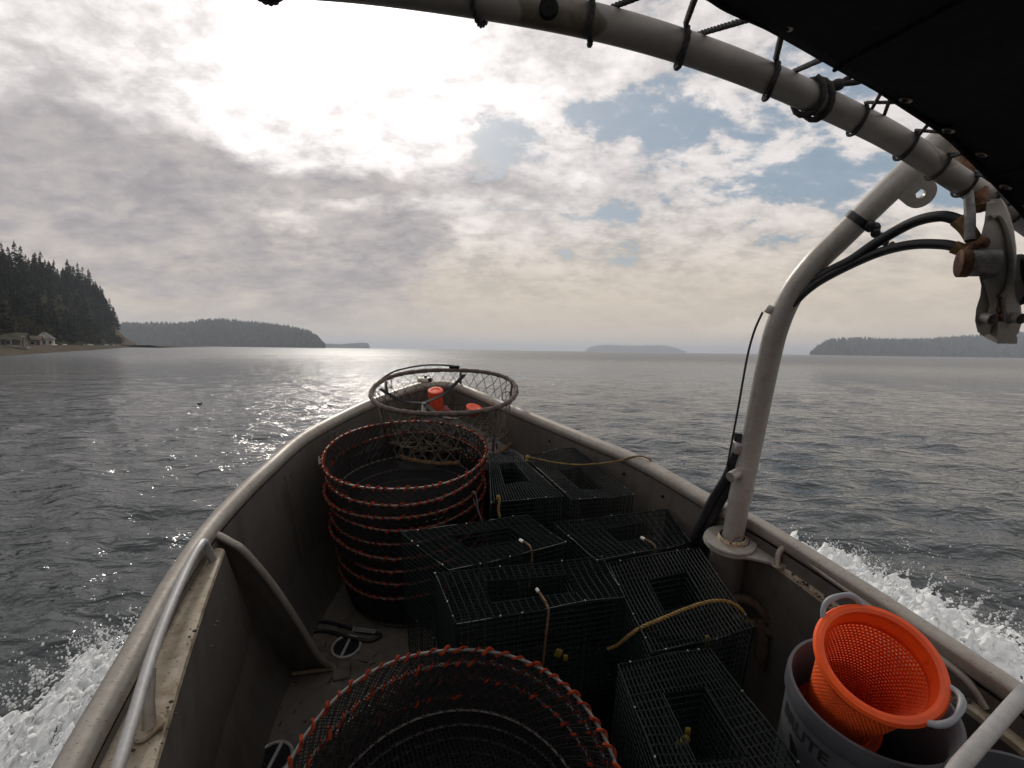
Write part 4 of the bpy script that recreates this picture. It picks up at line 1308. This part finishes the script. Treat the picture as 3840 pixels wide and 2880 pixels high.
M['needle'] = leafmat('conifer_needles', (.010, .017, .010), (.032, .038, .019))
M['leaf'] = leafmat('shrub_leaves', (.030, .034, .016), (.075, .062, .030))
M['bark'] = simple('tree_bark', (.07, .055, .04), .9, 0, .3, 2, 0)
M['farwood'] = leafmat('far_forest', (.020, .032, .022), (.045, .055, .032))

shore = catmull([(-42, 30), (-60, 53), (-74, 74), (-98, 108), (-136, 165), (-200, 258), (-258, 345), (-288, 402), (-302, 436)], 10)
shore = [np.array(p) for p in shore]
NS = len(shore)
nrmS = []
for i in range(NS):
    t = shore[min(i + 1, NS - 1)] - shore[max(i - 1, 0)]; t /= np.linalg.norm(t); nrmS.append(np.array([-t[1], t[0]]))


def hill_h(i, t):
    s = i / (NS - 1)
    Hs = np.interp(s, [0, .25, .4, .55, .70, .80, .86, .91, .955, 1], [11, 13, 17.5, 25, 35, 43, 42, 31, 15, 2])
    f = np.clip((t - 9) / 27, 0, 1); f = f * f * (3 - 2 * f)
    beach = 1.5 * np.clip(t / 8, 0, 1)
    return beach + Hs * f


tl = [-6, 0, 2, 5, 8, 10, 12, 15, 18, 22, 26, 30, 34, 40, 50, 70, 110]
rows = []
for i in range(NS):
    row = []
    for t in tl:
        p = shore[i] + nrmS[i] * t
        z = -.6 if t < 0 else hill_h(i, t) + (mnoise.noise(Vector((p[0] * .06, p[1] * .06, 0))) * 2.0 if t > 10 else 0)
        row.append((p[0], p[1], z))
    rows.append(row)
hl = MB(); hl.grid(rows)
W_ = len(tl)
mi = []
for i in range(NS - 1):
    for j in range(W_ - 1):
        s = i / (NS - 1)
        mi.append(1 if tl[j] < 8 else (2 if (s > .84 and 8 <= tl[j] < 20) else 0))
hl.m = mi
h1_ = hl.build('hill', [M['soil'], M['beach'], M['bluff']]); h1_['kind'] = 'structure'
# low gravel spit running out beyond the point
sp = MB()
spp = catmull([(-268, 372), (-300, 432), (-335, 500), (-385, 600), (-450, 735), (-505, 850)], 8)
rows = [[], [], [], []]
for i, p in enumerate(spp):
    f = i / (len(spp) - 1); w = 26 * (1 - f) + 3
    rows[0].append((p[0] + w * .8, p[1] - w * .3, -.3)); rows[1].append((p[0] + w * .2, p[1], 1.5 * (1 - f) ** .7 + .25)); rows[2].append((p[0] - w * .5, p[1], 1.5 * (1 - f) ** .7 + .25)); rows[3].append((p[0] - w, p[1] + w * .4, -.3))
sp.grid(rows); o = sp.build('beach', M['beach']); o['kind'] = 'structure'


def crown_conifer(r, h, seed, ragged):
    rd = random.Random(seed); mb = MB()
    nw = int(h * 2.3)
    for k in range(nw):
        f = k / nw; z = h * (.10 + .9 * f)
        L_ = r * (1 - f) ** .8 * rd.uniform(.6, 1.15) + .25
        if rd.random() < ragged * .25: continue
        for m_ in range(rd.randint(5, 7)):
            a = rd.uniform(0, 2 * PI); l = L_ * rd.uniform(.6, 1.2); dz_ = -l * rd.uniform(.05, .4)
            ca, sa = math.cos(a), math.sin(a)
            for q in range(3):
                u0, u1 = q / 3, (q + 1.25) / 3; w = l * .30 * (1 - u0 * .6)
                tw = rd.uniform(-.5, .5)
                A_ = (ca * l * u0, sa * l * u0, z + dz_ * u0)
                B_ = (ca * l * u1 - sa * w, sa * l * u1 + ca * w, z + dz_ * u1 - .15 + tw)
                C_ = (ca * l * u1 * 1.05, sa * l * u1 * 1.05, z + dz_ * u1 + .1)
                D_ = (ca * l * u1 + sa * w, sa * l * u1 - ca * w, z + dz_ * u1 - .15 - tw)
                mb.add([A_, B_, C_, D_], [(0, 1, 2), (0, 2, 3)])
    for k in range(4):
        a = k * PI / 2; mb.add([(0, 0, h * 1.06), (.22 * math.cos(a), .22 * math.sin(a), h * .94), (.22 * math.cos(a + 1), .22 * math.sin(a + 1), h * .93)], [(0, 1, 2)])
    return mb


def crown_shrub(r, h, seed):
    rd = random.Random(seed); mb = MB()
    blobs = [(rd.gauss(0, r * .4), rd.gauss(0, r * .4), h * rd.uniform(.35, .95), r * rd.uniform(.35, .6)) for _ in range(9)]
    for (x, y, z, b_) in blobs:
        for _ in range(70):
            d = Vector((rd.gauss(0, 1), rd.gauss(0, 1), rd.gauss(0, 1))).normalized() * b_ * rd.uniform(.5, 1)
            p = Vector((x, y, z)) + d; e1 = Vector((rd.uniform(-1, 1), rd.uniform(-1, 1), rd.uniform(-1, 1))) * .35; e2 = Vector((rd.uniform(-1, 1), rd.uniform(-1, 1), rd.uniform(-1, 1))) * .35
            mb.add([p - e1, p + e2, p + e1], [(0, 1, 2)])
    return mb


protos = []
for k, (r, h, rag) in enumerate(((2.6, 15, .3), (3.1, 18, .8), (2.2, 13, .2), (3.4, 16, 1.2))):
    t = thing('conifer', 'dark conifer on the wooded headland', 'tree', (0, 0, 0), 'conifers on the headland', boat=False)
    MB().tube([(0, 0, -1.5), (.05, 0, h * .5), (0, .05, h * .97)], [.32, .2, .04], 6).build('trunk', M['bark'], t)
    crown_conifer(r, h, 40 + k, rag).build('crown', M['needle'], t, smooth=False)
    protos.append((t, h))
shrubs = []
for k in range(2):
    t = thing('leafy_tree', 'low brownish leafy tree on the foot of the wooded headland', 'tree', (0, 0, 0), 'leafy trees at the foot of the headland', boat=False)
    MB().tube([(0, 0, -1), (.1, 0, 1.6), (.2, .1, 3.2)], [.22, .16, .08], 6).build('trunk', M['bark'], t)
    crown_shrub(2.4, 5.2, 70 + k).build('crown', M['leaf'], t, smooth=False)
    shrubs.append((t, 5.2))
rt = random.Random(11)
first = set()


def plant(src, x, y, z, sc, label=None, group=None):
    o = src if src.name not in first else copy_tree(src)
    first.add(src.name)
    o.matrix_world = Matrix.Translation((x, y, z)) @ Matrix.Rotation(rt.uniform(0, 6.28), 4, 'Z') @ Matrix.Diagonal((sc * rt.uniform(.9, 1.15), sc * rt.uniform(.9, 1.15), sc, 1))
    if label: o['label'] = label
    if group: o['group'] = group
    return o


cnt = 0
while cnt < 285:
    s = rt.random() ** .9; i = s * (NS - 1); i0 = int(i); t = rt.uniform(11, 40) if rt.random() < .75 else rt.uniform(24, 34)
    if s < .30 or s > .975: continue
    if .86 < s and t < 21: continue
    p = shore[i0] + nrmS[i0] * t
    src, h = protos[rt.choice((0, 0, 1, 2, 2, 3))]
    kmul = np.interp(s, [0, .35, .7, .9, 1], [.55, .70, .98, 1.0, .7]) * rt.uniform(.65, 1.15)
    plant(src, p[0], p[1], float(hill_h(i0, t)) - .5, kmul); cnt += 1
cnt = 0
while cnt < 46:
    s = rt.uniform(.3, .95); i0 = int(s * (NS - 1)); t = rt.uniform(10.5, 16)
    if s > .86 and t < 20: t = rt.uniform(20, 26)
    p = shore[i0] + nrmS[i0] * t
    src, h = shrubs[rt.randrange(2)]
    plant(src, p[0], p[1], float(hill_h(i0, t)) - .6, rt.uniform(.7, 1.3)); cnt += 1


# houses on the shore
M['clap'] = simple('white_clapboard', (.42, .40, .37), .8, 0, .1, .6, 0)
M['roofg'] = simple('grey_shingle', (.17, .165, .155), .9, 0, .25, .8, 0)
M['roofm'] = simple('mossy_shingle', (.09, .09, .06), .9, 0, .3, .8, 0)
M['brown'] = simple('brown_boards', (.10, .075, .055), .9, 0, .3, .8, 0)
M['pane'] = simple('dark_pane', (.02, .024, .03), .15, 0, .1, 1, 0)


def house(name, label, x, y, z, yaw, w, d, h, roof, hip, wall, roofm, wins):
    t = thing(name, label, 'house', (0, 0, 0), None, boat=False)
    wl_ = MB().box((0, 0, h / 2), (w, d, h)); 
    if not hip:
        for sx_ in (-1, 1): wl_.prism([(sx_ * w / 2 * .999, -d / 2, h), (sx_ * w / 2 * .999, d / 2, h), (sx_ * w / 2 * .999, 0, h + roof * .93)], (-sx_ * .1, 0, 0))
    wl_.build('wall', wall, t, smooth=False)
    e = .35
    rf = MB()
    if hip:
        V = [(-w / 2 - e, -d / 2 - e, h), (w / 2 + e, -d / 2 - e, h), (w / 2 + e, d / 2 + e, h), (-w / 2 - e, d / 2 + e, h), (-w * .1, 0, h + roof), (w * .1, 0, h + roof)]
        rf.add(V, [(0, 1, 5, 4), (1, 2, 5), (2, 3, 4, 5), (3, 0, 4), (3, 2, 1, 0)])
    else:
        for sy2 in (-1, 1): rf.prism([(-w / 2 - e, 0, h + roof + .1), (w / 2 + e, 0, h + roof + .1), (w / 2 + e, sy2 * (d / 2 + e), h - .1), (-w / 2 - e, sy2 * (d / 2 + e), h - .1)], (0, 0, .15))
    rf.build('roof', roofm, t, smooth=False)
    for (side, u, zz_, ww, hh) in wins:
        px_, py_ = (u, -d / 2 - .03) if side == 'f' else (w / 2 + .03, u)
        fr_ = MB().box((px_, py_, zz_), (ww + .2, .06, hh + .2) if side == 'f' else (.06, ww + .2, hh + .2)).build('window', M['clap'], t, smooth=False)
        MB().box((px_, py_ - .03, zz_) if side == 'f' else (px_ + .03, py_, zz_), (ww, .05, hh) if side == 'f' else (.05, ww, hh)).build('pane', M['pane'], fr_, smooth=False)
    t.matrix_world = Matrix.Translation((x, y, z)) @ Matrix.Rotation(yaw, 4, 'Z')
    return t


hw = house('beach_house', 'white beach house with a grey hipped roof and dormer under the trees', -138.5, 152, 1.2, R(38), 4.2, 4.0, 2.1, 2.0, True, M['clap'], M['roofg'],
           [('f', -1.3, 1.15, .6, .9), ('f', 0, 1.15, .6, .9), ('f', 1.3, 1.15, .6, .9)])
MB().box((-.4, -1.3, 2.8), (1.3, 1.3, 1.1)).build('dormer', M['clap'], hw, smooth=False)
house('cottage', 'low brown cottage with a mossy gabled roof beside the beach', -123, 126, 1.2, R(30), 5.4, 4.2, 1.6, 1.5, False, M['brown'], M['roofm'], [('f', 0, .9, .9, .8)])
house('cottage', 'dark brown cottage between the white house and the mossy roof', -131.5, 139.5, 1.2, R(36), 5.0, 3.6, 1.7, .9, False, M['brown'], M['brown'], [('f', 1, .9, .9, .8)])
cp = thing('boat_shelter', 'pale flat-roofed shelter on posts at the left end of the beach', 'shelter', (0, 0, 0), None, boat=False)
MB().box((0, 0, 2.1), (5, 3, .25)).build('roof', M['roofg'], cp, smooth=False)
for x, y in ((-2.3, -1.3), (-.8, -1.3), (.8, -1.3), (2.3, -1.3), (-2.3, 1.3), (2.3, 1.3)): MB().box((x, y, .8), (.2, .2, 2.4)).build('post', M['roofg'], cp, smooth=False)
MB().box((0, 0, -.2), (6.5, 3.6, .35)).build('floor', M['roofg'], cp, smooth=False)
cp.matrix_world = Matrix.Translation((-103, 104.5, 1.3)) @ Matrix.Rotation(R(35), 4, 'Z')
for k in range(12):
    i0 = int(rt.uniform(.42, .93) * (NS - 1)); t = rt.uniform(5.5, 8.2); p = shore[i0] + nrmS[i0] * t
    L_ = rt.uniform(3, 8); tg0 = shore[min(i0 + 1, NS - 1)] - shore[i0]; an = math.atan2(tg0[1], tg0[0]) + rt.uniform(-.2, .2)
    o = MB().tube([(-L_ / 2, 0, 0), (0, .1, .05), (L_ / 2, 0, 0)], [.28, .25, .2], 7).build('driftwood_log', M['log'])
    o.matrix_world = Matrix.Translation((p[0], p[1], 1.6)) @ Matrix.Rotation(an, 4, 'Z')
    tag(o, 'pale driftwood log lying on the upper beach below the trees', 'log', 'driftwood logs on the beach')


def ridge(name, label_wood, prof, dist, deep, tree_h, ntree, seed, woodlabel):
    """far wooded shore; prof = (bearing tangent, top height in metres incl. trees)"""
    rd = random.Random(seed)
    xs = np.linspace(prof[0][0], prof[-1][0], 90); prof = [(p[0], p[1] * (1.22 if dist < 3000 else .85)) for p in prof]; ts = np.interp(xs, [p[0] for p in prof], [p[1] for p in prof])
    rows = []
    for j, (dd, f) in enumerate(((0, 0), (.03, .12), (.12, .45), (.3, .8), (.6, 1.0), (1.0, .95))):
        rows.append([((x * (dist + dd * deep)), dist + dd * deep, (-1 if f == 0 else max(.5, (h - tree_h * .8) * f + mnoise.noise(Vector((x * 40, dd * 5, seed))) * 2))) for x, h in zip(xs, ts)])
    g_ = MB(); g_.grid(rows); o = g_.build('hill', M['soil']); o['kind'] = 'structure'
    wdm = MB()
    for _ in range(ntree):
        u = rd.random(); dd = rd.random() ** 1.3; x = prof[0][0] + (prof[-1][0] - prof[0][0]) * u
        h = float(np.interp(x, [p[0] for p in prof], [p[1] for p in prof])); f = float(np.interp(dd, [0, .03, .12, .3, .6, 1], [0, .12, .45, .8, 1, .95]))
        z = max(.5, (h - tree_h * .8) * f) - 1; th = tree_h * rd.uniform(.5, 1.15); r = th * rd.uniform(.16, .30)
        X_, Y_ = x * (dist + dd * deep), dist + dd * deep
        n = 6; a0 = rd.random() * 6
        V = [(X_ + r * rd.uniform(.6, 1.2) * math.cos(a0 + 2 * PI * k / n), Y_ + r * math.sin(a0 + 2 * PI * k / n), z + th * rd.uniform(.1, .3)) for k in range(n)]
        V += [(X_ + r * .55 * rd.uniform(.6, 1.2) * math.cos(a0 + 2 * PI * k / n + .5), Y_ + r * .55 * math.sin(a0 + 2 * PI * k / n + .5), z + th * rd.uniform(.5, .72)) for k in range(n)]
        V.append((X_ + rd.uniform(-.1, .1) * r, Y_, z + th))
        F = [(k, (k + 1) % n, n + (k + 1) % n, n + k) for k in range(n)] + [(n + k, n + (k + 1) % n, 2 * n) for k in range(n)]
        wdm.add(V, F)
    o = wdm.build('forest', M['farwood'], smooth=False); o['kind'] = 'stuff'; o['label'] = woodlabel
    return o


def tx(px): return (px - 1106) / 1106


HZ = lambda px: 740 + .0145 * px
def prof_px(pts, dist): return [(tx(x), (HZ(x) - y) / 1106 * dist + 2) for x, y in pts]


ridge('far_shore', '', prof_px([(225, 698), (275, 697), (330, 696), (400, 697), (440, 689), (480, 688), (520, 692), (580, 697), (640, 706), (675, 716), (695, 734), (702, 744)], 1500), 1500, 500, 17, 2300, 3, 'hazy wooded shore beyond the headland')
ridge('far_point', '', prof_px([(640, 742), (700, 738), (740, 739), (775, 735), (795, 735), (799, 748)], 3600), 3600, 300, 10, 260, 4, 'thin far wooded point past the hazy shore')
ridge('island', '', prof_px([(1262, 757), (1275, 743), (1310, 738), (1360, 741), (1430, 739), (1455, 745), (1480, 757)], 6500), 6500, 700, 22, 500, 5, 'pale wooded island on the horizon')
ridge('right_shore', '', prof_px([(1748, 764), (1762, 745), (1790, 731), (1850, 728), (1920, 731), (1990, 731), (2050, 726), (2120, 722), (2212, 716), (2330, 708)], 2100), 2100, 700, 20, 2400, 6, 'long hazy wooded shore behind the davit')

# floating bird and its speck of wake
bd2 = thing('bird', 'tiny dark seabird sitting on the water off the port bow', 'bird', (0, 0, 0), None, boat=False)
MB().sphere((0, 0, .10), .16, 10, 7, (1.7, .8, .7)).sphere((.28, 0, .26), .065, 8, 6, (1.2, 1, 1)).tube([(.2, 0, .12), (.26, 0, .24)], [.06, .045], 7).tube([(-.2, 0, .12), (-.38, 0, .17)], [.07, .02], 6).build('body', M['weed'], bd2)
bd2.matrix_world = Matrix.Translation((-10.6, 17.3, .0)) @ Matrix.Diagonal((.28, .28, .28, 1))

# ------------------------------------------------------------------ haze
hzm = bpy.data.materials.new('sea_haze'); hzm.use_nodes = True
nt0 = hzm.node_tree; nt0.nodes.clear()
pv_ = nt0.nodes.new('ShaderNodeVolumePrincipled'); ou = nt0.nodes.new('ShaderNodeOutputMaterial')
pv_.inputs['Color'].default_value = (.80, .88, 1.0, 1)
pv_.inputs['Density'].default_value = .0002
pv_.inputs['Anisotropy'].default_value = .25
nt0.links.new(pv_.outputs[0], ou.inputs['Volume'])
hzb = MB().box((0, 0, 57), (25200, 25200, 122)).build('haze', hzm, smooth=False)
hzb['kind'] = 'stuff'
